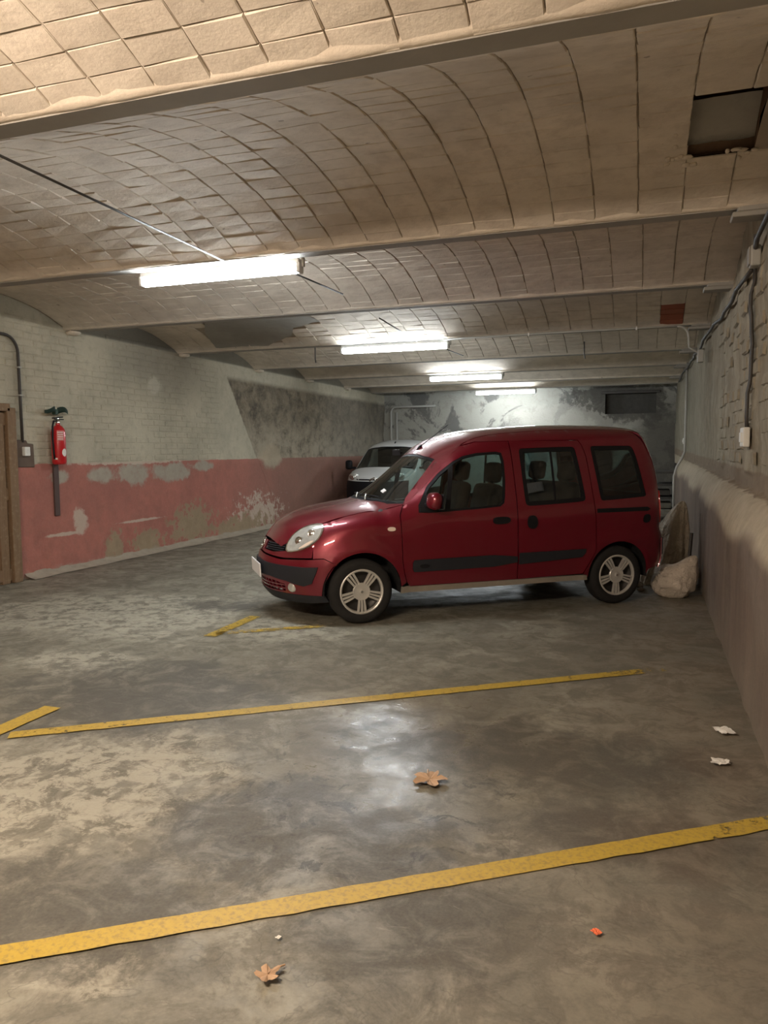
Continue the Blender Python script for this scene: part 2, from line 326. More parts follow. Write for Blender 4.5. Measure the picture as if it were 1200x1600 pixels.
# ---------------------------------------------------------------- car shells
class Shell:
    """half-section y(x,z) of a car body: soft minimum of side, top, nose and tail limits"""
    def __init__(s, top, yt, drop, pw, side, nose, tail, hw, nk=.45, nn=2.4, tk=.13, tn=2.6, zlo=.2, flare=()):
        s.top=np.array(top,float); s.yt=np.array(yt,float); s.drop=np.array(drop,float); s.pw=np.array(pw,float)
        s.side=np.array(side,float); s.nose=np.array(nose,float); s.tail=np.array(tail,float)
        s.hw=hw; s.nk=nk; s.nn=nn; s.tk=tk; s.tn=tn; s.zlo=zlo; s.flare=flare
        s._top=smooth_table(s.top); s._nose=smooth_table(s.nose); s._tail=smooth_table(s.tail); s._side=smooth_table(s.side)
        s._yt=smooth_table(s.yt); s._drop=smooth_table(s.drop); s._pw=smooth_table(s.pw)
    def ztop(s,x): return s._top(x)
    def Y(s,x,z):
        x=np.asarray(x,float); z=np.asarray(z,float)
        ys=s._side(z)
        for (fx,fz,fr,fa) in s.flare:
            r=np.hypot(x-fx,z-fz); ys=ys+fa*np.exp(-((r-fr)/.055)**2)
        h=np.clip((s._top(x)-z)/s._drop(x),0,None)
        yt=s._yt(x)*h**(1/s._pw(x))
        yn=s.hw*np.clip((x-s._nose(z))/s.nk,0,None)**(1/s.nn)
        yr=s.hw*np.clip((s._tail(z)-x)/s.tk,0,None)**(1/s.tn)
        e=1e-6; k=9.
        a=ys**-k+(yt+e)**-k+(yn+e)**-k+(yr+e)**-k
        return np.clip(a**(-1/k)-2*e,0,None)
    def Z(s,x,y):
        """upper surface height at plan point"""
        x=np.asarray(x,float); y=np.abs(np.asarray(y,float))
        lo=np.full(np.broadcast(x,y).shape,.62); hi=np.full(lo.shape,0.)+s._top(x)
        for _ in range(40):
            m=(lo+hi)/2; ok=s.Y(x,m)>y
            lo=np.where(ok,m,lo); hi=np.where(ok,hi,m)
        return (lo+hi)/2
    def polar(s,phi,z,front=True):
        """phi in radians, 0 = straight ahead (or behind), + = +y"""
        phi=np.asarray(phi,float); z=np.asarray(z,float)
        c=s._nose(z)+.6 if front else s._tail(z)-.45
        sg=-1. if front else 1.
        lo=np.zeros(np.broadcast(phi,z).shape); hi=lo+1.4
        for _ in range(40):
            m=(lo+hi)/2; xx=c+sg*m*np.cos(phi); yy=np.abs(m*np.sin(phi))
            ok=s.Y(xx,z)>yy
            # on the axis the limit is where Y becomes zero
            lo=np.where(ok,m,lo); hi=np.where(ok,hi,m)
        r=(lo+hi)/2
        return c+sg*r*np.cos(phi), r*np.sin(phi), z+0*r
    def phi_of(s,x,y,z,front=True):
        c=s._nose(z)+.6 if front else s._tail(z)-.45
        return math.atan2(y,(c-x) if front else (x-c))
def smooth_table(t):
    t=np.array(t,float); xs,ys=t[:,0],t[:,1]; n=len(xs)
    d=np.diff(ys)/np.diff(xs); m=np.zeros(n)
    m[0],m[-1]=d[0],d[-1]
    for i in range(1,n-1):
        m[i]=0 if d[i-1]*d[i]<=0 else 2*d[i-1]*d[i]/(d[i-1]+d[i])
    def f(x):
        x=np.clip(np.asarray(x,float),xs[0],xs[-1]); i=np.clip(np.searchsorted(xs,x,'right')-1,0,n-2)
        h=xs[i+1]-xs[i]; t=(x-xs[i])/h
        return ((2*t**3-3*t*t+1)*ys[i]+(t**3-2*t*t+t)*h*m[i]+(-2*t**3+3*t*t)*ys[i+1]+(t**3-t*t)*h*m[i+1])
    return f
RED=Shell(
 top=[(-.80,.40),(-.775,.50),(-.755,.59),(-.707,.70),(-.66,.77),(-.583,.853),(-.434,.933),(-.208,.994),(.111,1.047),(.18,1.06),(.30,1.135),(.55,1.325),(.80,1.52),(.927,1.605),(1.106,1.675),(1.309,1.718),(1.622,1.745),(2.2,1.77),(2.7,1.765),(2.95,1.75),(3.08,1.71),(3.4,1.45)],
 yt=[(-.8,.74),(0,.75),(.3,.74),(.6,.72),(.85,.68),(1.1,.66),(3.3,.66)],
 drop=[(-.8,.08),(-.2,.075),(.1,.08),(.25,.13),(.5,.20),(.75,.17),(.95,.11),(1.2,.09),(3.3,.09)],
 pw=[(-.8,2.4),(.1,2.6),(.4,2.0),(.8,2.2),(1.2,2.8),(3.3,2.8)],
 side=[(.15,.765),(.3,.785),(.45,.803),(.62,.815),(.85,.818),(.97,.808),(1.1,.79),(1.3,.758),(1.5,.72),(1.62,.692),(1.75,.655),(1.9,.60)],
 nose=[(.15,-.62),(.2,-.69),(.28,-.745),(.4,-.775),(.5,-.775),(.59,-.755),(.70,-.707),(.77,-.66),(.853,-.583),(.933,-.434),(.99,-.3),(1.04,-.45),(1.3,-.6)],
 tail=[(.2,3.15),(.3,3.22),(.45,3.265),(.64,3.265),(.74,3.235),(.9,3.24),(1.17,3.215),(1.38,3.17),(1.55,3.11),(1.66,3.07),(1.72,3.03),(1.76,2.95),(1.9,2.7)],
 hw=.82, tk=.14, tn=3.2, flare=((0,.285,.37,.022),(2.6,.285,.37,.014)))
# ---------------------------------------------------------------- room
XL, XR, YF, YB_ = -7.1, .80, -2.1, 21.1
ZS = 3.115                                   # springing of the vaults on the beam flanges
BEAMS = [-2.1, .50, 3.09, 5.76, 8.24, 10.78, 13.35, 15.7, 18.05, 20.05]
RISE = .265
def S(o, label): return meta(o, label=label, kind='structure')
# floor
fl = MB(); gx = np.linspace(XL-.05, XR+.1, 80); gy = np.linspace(YF, YB_+.05, 200)
P = np.array([[(x, y, -.002+.004*mnoise.noise(Vector((x*.7, y*.7, 0)))) for y in gy] for x in gx]); P[..., 2] = np.minimum(P[..., 2], 0)
floor = S(fl.grid(P[:, ::-1]).build('floor', M['floor'], smooth=True), 'stained grey concrete garage floor with worn polish')
def painted_line(a, b, w, wear, seed, w2=None):
    a, b = Vector(a), Vector(b); t = (b-a).normalized(); nrm = Vector((-t.y, t.x)); L = (b-a).length; n = max(8, int(L/.04))
    V = []; F = []; W = []
    for i in range(n+1):
        s = i/n; c = a+(b-a)*s; hw = ((w2 or w)*s+w*(1-s))/2
        e1 = .006*mnoise.noise(Vector((s*L*9, seed, 0))); e2 = .006*mnoise.noise(Vector((s*L*9, seed, 5)))
        for q in (hw+e1, 0, -hw-e2):
            p = c+nrm*q; V.append((p.x, p.y, .0035)); W.append(wear(s))
        if i: F += [(3*i-3, 3*i-2, 3*i+1, 3*i), (3*i-2, 3*i-1, 3*i+2, 3*i+1)]
    F = [f[::-1] for f in F]
    if sum((Vector(V[F[0][1]])-Vector(V[F[0][0]])).cross(Vector(V[F[0][2]])-Vector(V[F[0][0]]))) < 0: F = [f[::-1] for f in F]
    o = mesh_obj('parking_line', V, F, M['line'], floor); at = o.data.attributes.new('wear', 'FLOAT', 'POINT'); at.data.foreach_set('value', W); return o
painted_line((-2.6, 1.17), (.56, 3.355), .098, lambda s: .22+.22*max(0, (s-.80)/.2), 1)
painted_line((-3.22, 3.155), (.16, 5.50), .10, lambda s: .36+.22*max(0, (s-.85)/.15)+.08*max(0, .2-s), 2)
painted_line((-3.33, 2.95), (-3.33, 3.60), .12, lambda s: .36, 3)
painted_line((-3.37, 5.42), (-3.37, 6.22), .11, lambda s: .42, 4)
painted_line((-3.37, 5.52), (-2.60, 6.05), .10, lambda s: .50, 5)

# left wall: one displaced surface, painted dado proud of the bricks, bare masonry behind
def left_d(y, z):
    edge = 1.395+.02*mnoise.noise(Vector((y*5, 0, 3)))
    d = 0.0
    if z < edge:
        d = .018+.006*mnoise.noise(Vector((y*2, z*2, 1)))
        chip = mnoise.noise(Vector((y*3.1, z*3.1, 9)))
        if z < .55-.3*abs(chip) and chip > .12: d -= .014
    diag = y-(12.25+(2.86-z)*.724)
    if diag > 0 and edge < z < 2.86:
        d += -.01+.055*frac_noise((y*2.2, z*2.2, 4), 4)*min(1, diag/.15)
    elif z >= edge: d += .004*mnoise.noise(Vector((y*4, z*4, 2)))
    return d
ys = np.concatenate([np.linspace(YF, 6.6, 12), np.arange(6.65, 21.16, .055)]); zs = np.concatenate([np.arange(0, 3.12, .05), [3.2, 3.45]])
wl = MB(); P = np.array([[(XL+left_d(y, z), y, z) for z in zs] for y in ys])
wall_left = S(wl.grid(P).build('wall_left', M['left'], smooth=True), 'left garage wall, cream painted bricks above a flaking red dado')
random.seed(3)
def brick_mesh(L, H, T, seed, mat):
    r = random.Random(seed); x, y = L/2, H/2; j = lambda a: r.uniform(-a, a)
    c = .012
    V = [(0, sx*(x+j(.003)), sy*(y+j(.002))) for sx, sy in ((-1, -1), (1, -1), (1, 1), (-1, 1))] + [(T+j(T*.45), sx*(x-c+j(.006)), sy*(y-c*.8+j(.003))) for sx, sy in ((-1, -1), (1, -1), (1, 1), (-1, 1))]
    F = [(4, 5, 6, 7)] + [(i, (i+1) % 4, 4+(i+1) % 4, 4+i) for i in range(4)]
    me = bpy.data.meshes.new('brick'); me.from_pydata(V, [], F); me.update(); me.materials.append(mat); return me
bricks = [brick_mesh(.288, .081, .0065, i, M['left']) for i in range(12)]
CY, CZ = .30, .0885
def left_bricks():
    spots = []
    for k in range(21):
        z = 1.445+k*CZ
        for i in range(30):
            y = 6.55+(i+(.5 if k % 2 else 0))*CY+random.uniform(-.008, .008)
            if y-.14 < 6.6 or y > 11.9: continue
            if z > 3.2: continue
            if 7.15 < y < 7.5 and z < 1.68: continue
            if mnoise.noise(Vector((y*1.3, z*2.2, 7)))+random.uniform(-.25, .25) > .28: continue
            spots.append((y, z))
    vis = sorted(spots, key=lambda q: (q[0] < 7.0)+(q[1] > 3.1)+(q[0] > 11.6))
    for y, z in vis[:300]:
        link_mesh('brick', random.choice(bricks), wall_left, (XL+.001, y, z), (random.uniform(-.022, .022), random.uniform(-.05, .05), random.uniform(-.012, .012)))
    m = MB()
    for y, z in vis[300:]:
        me = random.choice(bricks); m.add([v.co+Vector((XL+.001, y, z)) for v in me.vertices], [p.vertices[:] for p in me.polygons])
    meta(m.build('brickwork', M['left'], wall_left), kind='stuff')
left_bricks()
MB().grid(np.array([[(XL+.02+.0*k, y, .0) if k == 0 else (XL+(.20, .05, .01)[k-1]*(.75+.4*mnoise.noise(Vector((y*1.7, k, 0)))), y, (.004, .035, .075)[k-1]*(1+.5*mnoise.noise(Vector((y*2.3, k, 3))))) for k in (1, 2, 3)] for y in np.arange(7.3, 19, .12)])).build('baseboard_left', M['stone'], smooth=True, label='rough cement fillet along the foot of the red dado', kind='structure')

# right wall: thick lower wall with a sloping ledge, ragged plaster above
def right_x(y, z):
    if y > 16.45: base = .80
    else:
        lo = .57+.0055*min(y, 9); zo = z-.013*(y-4.6); w = .05*mnoise.noise(Vector((y*.9, 2, 2)))
        if zo < 1.15:
            t = min(1, max(0, (zo-.88-w)/(.27-w))); base = lo+.115*(t*t*(1.6-.6*t))
        else:
            j = .035*mnoise.noise(Vector((y*4, 0, 8)))+.015*mnoise.noise(Vector((y*9, 0, 8)))
            base = .80 if zo > 1.165+j else lo+.14
        if y > 16.0: base += (.80-base)*min(1, (y-16.0)/.4)**2
    if z > 1.32 or y > 16.45: base -= .035*frac_noise((y*1.6, z*1.6, 6), 4)+.012*frac_noise((y*6, z*6, 2), 3)
    else: base -= .014*frac_noise((y*2.0, z*2.0, 5), 3)
    return base
ys = np.concatenate([np.linspace(YF, 3.4, 12), np.arange(3.45, 10, .045), np.arange(10, 21.16, .09)]); zs = np.concatenate([np.arange(0, .9, .09), np.arange(.9, 1.5, .0225), np.arange(1.5, 3.13, .05), [3.2, 3.45]])
P = np.array([[(right_x(y, z), y, z) for z in zs] for y in ys])
wall_right = S(MB().grid(P[:, ::-1]).build('wall_right', M['right'], smooth=True), 'right garage wall of rough plaster with a sloping ledge')
rb = [brick_mesh(.285, .100, .016, 50+i, M['right']) for i in range(10)]
for k in range(15):
    for i in range(13):
        y = 5.45+(i+(.5 if k % 2 else 0))*.30; z = 1.44+k*.112
        if random.random() < .5: link_mesh('brick', random.choice(rb), wall_right, (right_x(y, z)+.006, y, z), (random.uniform(-.04, .04), random.uniform(-.05, .05), math.pi+random.uniform(-.03, .03)))
# back wall with a niche, front wall behind the camera
NX0, NX1, NZ0, NZ1 = -.95, .32, 2.44, 2.97
wb = MB()
xs = sorted(set(list(np.linspace(XL-.05, XR+.1, 60))+[NX0, NX1])); zs = sorted(set(list(np.linspace(0, 3.45, 40))+[NZ0, NZ1]))
for i in range(len(xs)-1):
    for k in range(len(zs)-1):
        if NX0-1e-6 <= xs[i] < NX1-1e-6 and NZ0-1e-6 <= zs[k] < NZ1-1e-6: continue
        wb.add([(xs[i], YB_, zs[k]), (xs[i+1], YB_, zs[k]), (xs[i+1], YB_, zs[k+1]), (xs[i], YB_, zs[k+1])], [(0, 1, 2, 3)])
wall_back = S(wb.build('wall_back', M['back']), 'flaking grey and white back wall of the garage')
nb = MB(); q = YB_+.25
nb.add([(NX0, YB_, NZ0), (NX1, YB_, NZ0), (NX1, YB_, NZ1), (NX0, YB_, NZ1), (NX0, q, NZ0), (NX1, q, NZ0), (NX1, q, NZ1), (NX0, q, NZ1)], [(4, 5, 6, 7), (0, 4, 7, 3), (1, 2, 6, 5), (3, 7, 6, 2), (0, 1, 5, 4)])
nb.build('niche', M['dimstone'], wall_back, label='dark recess high in the back wall')
MB().box(((NX0+NX1)/2, YB_-.01, NZ1+.03), (NX1-NX0+.2, .06, .07), .01).build('lintel', M['steel'], wall_back)
S(MB().add([(XL-.05, YF, 0), (XR+.1, YF, 0), (XR+.1, YF, 3.45), (XL-.05, YF, 3.45)], [(3, 2, 1, 0)]).build('wall_front', M['back']), 'plain wall at the entrance end of the garage')

# ceiling: shallow tiled vaults between the beams
def arc_of(b):
    ya, yb = BEAMS[b]+.062, BEAMS[b+1]-.062; c = (yb-ya)/2; R = (c*c+RISE*RISE)/(2*RISE); return (ya+yb)/2, ZS+RISE-R, R, math.asin(c/R)
def arc_pt(b, t, off=0.0):
    """t = angle from the crown; off > 0 moves towards the room"""
    yc, zc, R, A = arc_of(b); return yc+(R-off)*math.sin(t), zc+(R-off)*math.cos(t)
HOLE = (.16, .60, 4.50, 5.18)
PATCH = [(-5.95, 8.62), (-4.10, 8.68), (-4.12, 9.35), (-4.38, 9.55), (-4.30, 9.95), (-4.78, 10.15), (-4.95, 10.40), (-5.42, 10.62), (-6.35, 10.62), (-6.22, 10.1), (-5.9, 9.6)]
def inside(p, poly):
    x, y = p; r = False; n = len(poly)
    for i in range(n):
        (x1, y1), (x2, y2) = poly[i], poly[(i+1) % n]
        if (y1 > y) != (y2 > y) and x < (x2-x1)*(y-y1)/(y2-y1)+x1: r = not r
    return r
def tile_mesh(seed, mat, L=.2765, W=.1365, T=.012):
    r = random.Random(seed); j = lambda a: r.uniform(-a, a); x, y = L/2, W/2
    top = [(sx*(x+j(.002)), sy*(y+j(.002)), 0) for sx, sy in ((-1, -1), (1, -1), (1, 1), (-1, 1))]
    mid = [(p[0]+j(.002), p[1]+j(.0015), -T*.55+j(.002)) for p in top]
    bot = [(p[0]*(1-.035+j(.018)), p[1]*(1-.06+j(.035)), -T+j(.004)) for p in top]
    V = top+mid+bot; F = [(11, 10, 9, 8)]
    for a in (0, 4): F += [(a+(i+1) % 4, a+i, a+4+i, a+4+(i+1) % 4) for i in range(4)]
    me = bpy.data.meshes.new('tile'); me.from_pydata(V, [], F); me.update(); me.materials.append(mat); return me
tiles = [tile_mesh(i, M['tile']) for i in range(14)]; bare_tile = tile_mesh(77, M['bare'])
_r, _u, _f = camera_axes()
def pix(p):
    v = Vector(p)-Vector((0, 0, EYE)); d = v.dot(_f)
    return (600+FPX*v.dot(_r)/d, 800-FPX*v.dot(_u)/d, d) if d > .2 else (9e9, 9e9, d)
NAMES = ['over the entrance behind the viewer', 'nearest overhead, brightest cream tiles', 'with the broken hole, between first and second visible beams', 'behind the nearest lamp', 'with the grey cement patch', 'behind the second lamp', 'behind the third visible lamp row', 'second from the back wall', 'meeting the back wall']
for b in range(9):
    yc, zc, R, A = arc_of(b); mat = M['joint'] if b < 6 else M['tile']
    nx = 96 if b == 2 else 40; ny = 40 if b == 2 else 18
    V = []; F = []
    X = np.linspace(XL-.05, XR+.08, nx+1); T = np.linspace(-A, A, ny+1)
    if b == 2: X = np.array(sorted(list(X)+[HOLE[0], HOLE[1]])); T = np.array(sorted(list(T)+[math.asin((HOLE[2]-yc)/R), math.asin((HOLE[3]-yc)/R)]))
    for x in X:
        for t in T:
            y, z = arc_pt(b, t); V.append((x, y, z))
    m = len(T)
    for i in range(len(X)-1):
        for k in range(m-1):
            cx = (X[i]+X[i+1])/2; cy = arc_pt(b, (T[k]+T[k+1])/2)[0]
            if b == 2 and HOLE[0] < cx < HOLE[1] and HOLE[2] < cy < HOLE[3]: continue
            F.append((i*m+k, i*m+k+1, (i+1)*m+k+1, (i+1)*m+k))
    ceil = S(mesh_obj('ceiling', V, F, mat, smooth=True), 'shallow tiled ceiling vault '+NAMES[b])
    # lumpy plaster where the vault meets the beam flanges
    if 1 <= b <= 7:
        for sgn in (-1, 1):
            rows = []
            for x in np.arange(XL, XR+.02, .06):
                k = .7+.8*abs(mnoise.noise(Vector((x*3, b*7+sgn, 0))))+.4*abs(mnoise.noise(Vector((x*11, b, sgn))))
                rows.append([(x,)+arc_pt(b, sgn*(A-w/R), h*k) for w, h in ((-.012, -.01), (-.005, .012), (.02, .020), (.045*k, .015), (.075*k, -.006))])
            P = np.array(rows); P = P if sgn < 0 else P[:, ::-1]
            MB().grid(P).build('plaster_bead', M['bead'], ceil, smooth=True)
    if b == 0 or b > 5: continue
    n = max(6, round(2*A*R/.139)); dt = 2*A/n; x0 = XL+random.uniform(.02, .2); spots = []
    for i in range(29):
        x = x0+i*.2815
        if x > XR+.10: continue
        for k in range(n):
            t = -A+(k+.5)*dt; y, z = arc_pt(b, t)
            if b == 2 and HOLE[0]-.04 < x < HOLE[1]+.09 and HOLE[2]-.02 < y < HOLE[3]+.03: continue
            if b == 4 and inside((x, y), PATCH): continue
            px, py, d = pix((x, y, z)); seen = -60 < px < 1260 and -60 < py < 1660
            spots.append((0 if seen else 1, d, x, t))
    spots.sort(); lim = 300 if b <= 3 else 0; stuff = MB()
    for q, (s_, d, x, t) in enumerate(spots):
        if b == 1 and s_: continue
        y, z = arc_pt(b, t, -.001); e = (-t+random.uniform(-.022, .022), random.uniform(-.012, .012), random.uniform(-.01, .01))
        loc = (x+random.uniform(-.002, .002), y, z-random.uniform(0, .002))
        barely = b == 4 and .05 < x < .36 and t > .25 and t < .43
        if q < lim: link_mesh('tile', random.choice(tiles), ceil, loc, e)
        elif barely: link_mesh('tile', bare_tile, ceil, loc, e).data
        else:
            import mathutils
            Mx = Matrix.Translation(loc) @ mathutils.Euler(e).to_matrix().to_4x4(); me = random.choice(tiles)
            stuff.add([Mx @ v.co for v in me.vertices], [p.vertices[:] for p in me.polygons])
    if stuff.F: meta(stuff.build('tilework', M['tile'], ceil), kind='stuff')
    if b == 2:   # the hole broken into the vault
        hx0, hx1, hy0, hy1 = HOLE; zt = 3.54; r = random.Random(5); V = []; ring = []
        edge = [(hx0, hy0), ((hx0+hx1)/2, hy0), (hx1, hy0), (hx1, (hy0+hy1)/2), (hx1, hy1), ((hx0+hx1)/2, hy1), (hx0, hy1), (hx0, (hy0+hy1)/2)]
        def zat(y): return zc+math.sqrt(R*R-(y-yc)**2)
        V = [(x+.012*r.uniform(-1, 1), y+.012*r.uniform(-1, 1), zat(y)+.004) for x, y in edge]+[(x, y+(.0 if y < hy1 else .03), zat(y)+(.20 if y < hy0+.05 else .17 if y < hy1-.05 else .03)) for x, y in edge]; nE = len(edge); ym = (hy0+hy1)/2-.03
        F = [(i, (i+1) % nE, nE+(i+1) % nE, nE+i) for i in range(nE)]
        F += [(nE, nE+1, nE+3, nE+7), (nE+1, nE+2, nE+3), (nE+7, nE+3, nE+5, nE+6), (nE+3, nE+4, nE+5)]
        bx_ = np.linspace(hx0+.005, hx1-.005, 8); by_ = np.linspace(ym, hy1+.01, 6)
        MB().grid(np.array([[(x, y, zat(y)+.012+.11*((hy1-y)/(hy1-ym))**.8*(y < hy1)+.008*mnoise.noise(Vector((x*9, y*9, 2)))) for y in by_] for x in bx_])).build('hole_bed', M['render'], ceil, smooth=True, label='grey mortar bed inside the broken hole')
        mesh_obj('broken_hole', V, F, M['rubble'], ceil, label='broken rectangular hole showing bare masonry')
        for q in range(16):
            x, y = (hx0+r.uniform(-.05, .5), hy1+r.uniform(-.06, .05)) if q < 12 else (hx0+r.uniform(-.02, .01), r.uniform(hy0, hy1))
            Vb, Fb = blob_mesh(r.uniform(.012, .035), r.uniform(.012, .03), .012, 200+q, .5, 2.5, 2); mesh_obj('plaster_lump', [Vector(v)+Vector((x, y, zat(y)-.012)) for v in Vb], Fb, M['bead'], ceil, smooth=True)
    if b == 4:
        pts = [(x+.0*i, y) for i, (x, y) in enumerate(PATCH)]; dense = []
        for i in range(len(pts)):
            a, c = Vector(pts[i]), Vector(pts[(i+1) % len(pts)]); k = max(1, int((c-a).length/.09))
            for s in range(k):
                p = a+(c-a)*s/k; dense.append(p+Vector((mnoise.noise(Vector((p.x*6, p.y*6, 0))), mnoise.noise(Vector((p.x*6, p.y*6, 4)))))*.03)
        inn = [Vector((x, y)) for x in np.arange(-6.4, -4, .12) for y in np.arange(8.5, 10.7, .12) if inside((x, y), [tuple(p) for p in dense])]
        res = delaunay_2d_cdt(dense+inn, [(i, (i+1) % len(dense)) for i in range(len(dense))], [], 0, 1e-5)
        vv, ff = res[0], res[2]; out = []
        for f in ff:
            c = sum((vv[i] for i in f), Vector((0, 0)))/3
            if inside((c.x, c.y), [tuple(p) for p in dense]): out.append(tuple(f)[::-1])
        def zat4(y): return zc+math.sqrt(max(.01, (R-.016)**2-(y-yc)**2))
        mesh_obj('render_patch', [(v.x, v.y, zat4(v.y)) for v in vv], out, M['render'], ceil, smooth=True, label='smooth grey cement patch with a ragged edge')
# beams with their bearing blocks
BN = ['over the entrance', 'under the entrance lamp', 'nearest the viewer, crossing the top', 'carrying the nearest lamp', 'between the first and second lamps', 'carrying the second lamp', 'between the second and third lamps', 'carrying the third lamp', 'between the third and fourth lamps', 'carrying the farthest lamp']
for i, y in enumerate(BEAMS):
    m = MB()
    P = [[(x, y+sy*.066, z+.004*mnoise.noise(Vector((x*.8, i, 0)))) for sy, z in ((-1, 3.118), (-1, 3.098), (1, 3.098), (1, 3.118))] for x in np.linspace(XL, XR, 30)]
    m.grid(np.array(P)); m.box(((XL+XR)/2, y, 3.22), (XR-XL, .05, .22))
    bm_ = S(m.build('ceiling_beam', M['beam']), 'grey steel ceiling beam flange '+BN[i])
    if 2 <= i <= 8:
        k = MB().box((XR-.10, y+.01, 3.135), (.26, .20, .11), .012).box((XR-.115, y, 3.065), (.29, .16, .035), .008); k.build('bearing_block', M['beam'], bm_)
        Vb, Fb = blob_mesh(.09, .10, .035, i, .35, 2, 2); mesh_obj('bearing_lump', [Vector(v)+Vector((XL+.06, y+.02, 3.085)) for v in Vb], Fb, M['bead'], bm_, smooth=True)
# door at the left edge
door = S(MB().box((XL+.03, 6.62, 1.0), (.045, .86, 2.0), .006).build('door_1', M['wood']), 'old brown wooden door at the left edge')
for z in (.10, 1.05, 1.92): MB().box((XL+.06, 6.62, z), (.03, .86, .14), .006).build('rail', M['wood'], door)
for y in (6.28, 6.96): MB().box((XL+.062, y, 1.0), (.03, .12, 2.0), .006).build('stile', M['wood'], door)
MB().box((XL+.05, 7.115, 1.03), (.12, .13, 2.06), .008).build('door_frame', M['wood'], door)
MB().box((XL+.05, 6.6, 2.06), (.12, 1.0, .09), .008).build('door_frame', M['wood'], door)
# ---------------------------------------------------------------- lamps
def lamp(y, label, mat, x0=-4.26, x1=-2.68, zc=3.03):
    t = empty('fluorescent_lamp', ((x0+x1)/2, y, zc), label=label, cat='lamp'); L = x1-x0
    MB().box((0, 0, .040), (L+.06, .085, .045), .01).build('housing', M['housing'], t)
    m = MB(); prof = [(-.042, .018), (-.047, -.012), (-.036, -.044), (0, -.058), (.036, -.044), (.047, -.012), (.042, .018)]
    n = len(prof); V = [(sx*L/2, p[0], p[1]) for sx in (-1, 1) for p in prof]
    m.add(V, [tuple(range(n)), tuple(range(2*n-1, n-1, -1))]+[(i, n+i, n+(i+1) % n, (i+1) % n) for i in range(n)]); m.build('diffuser', mat, t)
    for s in (-1, 1): MB().box((s*(L/2+.022), 0, -.012), (.035, .098, .085), .012).build('end_cap', M['housing'], t)
    MB().box((L/2+.055, 0, .03), (.02, .03, .075), .004).build('bracket', M['beam'], t)
    return t
lamp(5.885, 'nearest of the lit fluorescent lamps, hanging under the second visible beam', M['cool'], -4.21, -2.73, 3.045)
lamp(10.78, 'second nearest lit fluorescent lamp, above the bonnet of the white van', M['cool'])
lamp(15.7, 'third lit fluorescent lamp from the viewer, above the red van roof', M['cool'], -4.24, -2.76)
lamp(19.98, 'farthest and smallest lit fluorescent lamp, close to the back wall', M['cool'], -4.15, -2.65)
lamp(.50, 'warm lit fluorescent lamp over the entrance bay, behind the viewer', M['warm'], -3.15, -1.57, zc=3.05)
for xa, a, xb, b, lab in ((-3.22, 2.5, -3.29, 5.69, 'long thin steel rod running from the upper left edge to the nearest lamp'), (-2.96, 5.95, -2.87, 7.25, 'short thin steel rod behind the nearest lamp'),
        (-2.98, 8.7, -3.09, 10.66, 'thin steel rod in front of the second lamp'), (-2.98, 10.9, -2.85, 12.6, 'thin steel rod behind the second lamp')):
    MB().tube([(xa, a, 3.088), (xb, b, 3.088)], .008).build('tie_rod', M['steel'], label=lab, cat='rod', smooth=True)
# ---------------------------------------------------------------- wiring on the walls
def arc(c, r, a0, a1, ax, ay, n=7):
    return [tuple(Vector(c)+Vector(ax)*r*math.cos(a0+(a1-a0)*i/n)+Vector(ay)*r*math.sin(a0+(a1-a0)*i/n)) for i in range(n+1)]
H_ = math.pi/2
x = XL+.035
c = empty('wall_conduit', (x, 7.33, 1.6), label='dark bent conduit dropping to the socket above the red dado', cat='conduit')
MB().tube([(0, -1.2, 1.33), (0, -.25, 1.315)]+arc((0, -.20, 1.115), .20, H_, 0, (0, 1, 0), (0, 0, 1))[0:]+[(0, .005, .6), (0, .01, .06)], .017).build('pipe', M['cable'], c, smooth=True)
for z in (.95, .62): MB().box((0, .004, z), (.05, .05, .018), .003).build('clip', M['pipe'], c)
k = empty('wall_socket', (XL+.02, 7.36, 1.52), label='small white socket box on a brown mortar patch beside the door', cat='socket')
MB().box((.045, 0, .03), (.05, .085, .11), .008).build('box', M['white'], k); MB().lathe([(.0, .004), (.02, .004), (.024, 0)], 14, Matrix.Translation((.07, 0, .03)) @ Matrix.Rotation(H_, 4, 'Y')).build('socket_face', M['white'], k)
Vb = [(.002, -.15, -.16), (.002, .16, -.165), (.002, .155, .12), (.002, .06, .13), (.002, .04, .165), (.002, -.15, .17)]
MB().add(Vb+[(.018, v[1]*.95, v[2]*.95) for v in Vb], [(6, 7, 8, 9, 10, 11)]+[(i, (i+1) % 6, 6+(i+1) % 6, 6+i) for i in range(6)]).build('mortar_patch', M['brownpatch'], k, label='brown mortar patch')
MB().box((XL+.03, 7.87, 1.06), (.028, .085, .66), .004).build('wall_batten', M['batten'], label='dark upright batten on the red dado below the fire extinguisher', cat='batten')
# right wall
bx = right_x(6.4, 2.95)-.05
jb = empty('junction_box', (bx, 6.36, 2.93), label='junction box where conduits meet high on the right wall', cat='junction box')
MB().box((0, 0, 0), (.07, .13, .15), .012).build('box', M['pipe'], jb); MB().box((-.04, 0, 0), (.014, .11, .13), .004).build('lid', M['beam'], jb); MB().tube([(.0, 0, .06), (.0, .0, .16)], .013).build('stub', M['cable'], jb)
def rw(y, z, off=.03): return (right_x(y, z)-off, y, z)
pts = [rw(6.5, 2.86, .05)]+[rw(y, 2.86+.015*(y-6.5)+.02*math.sin(y*2), .045) for y in np.arange(6.9, 19, .5)]
MB().tube(pts, .018).build('wall_conduit', M['cable'], smooth=True, label='dark conduit running along the top of the right wall', cat='conduit')
MB().tube([rw(6.42, 2.97, .05), rw(6.1, 3.0, .06), rw(5.6, 3.02, .05), rw(4.2, 3.02, .05)], .018).build('wall_conduit', M['cable'], smooth=True, label='short conduit leaving the junction box toward the viewer', cat='conduit')
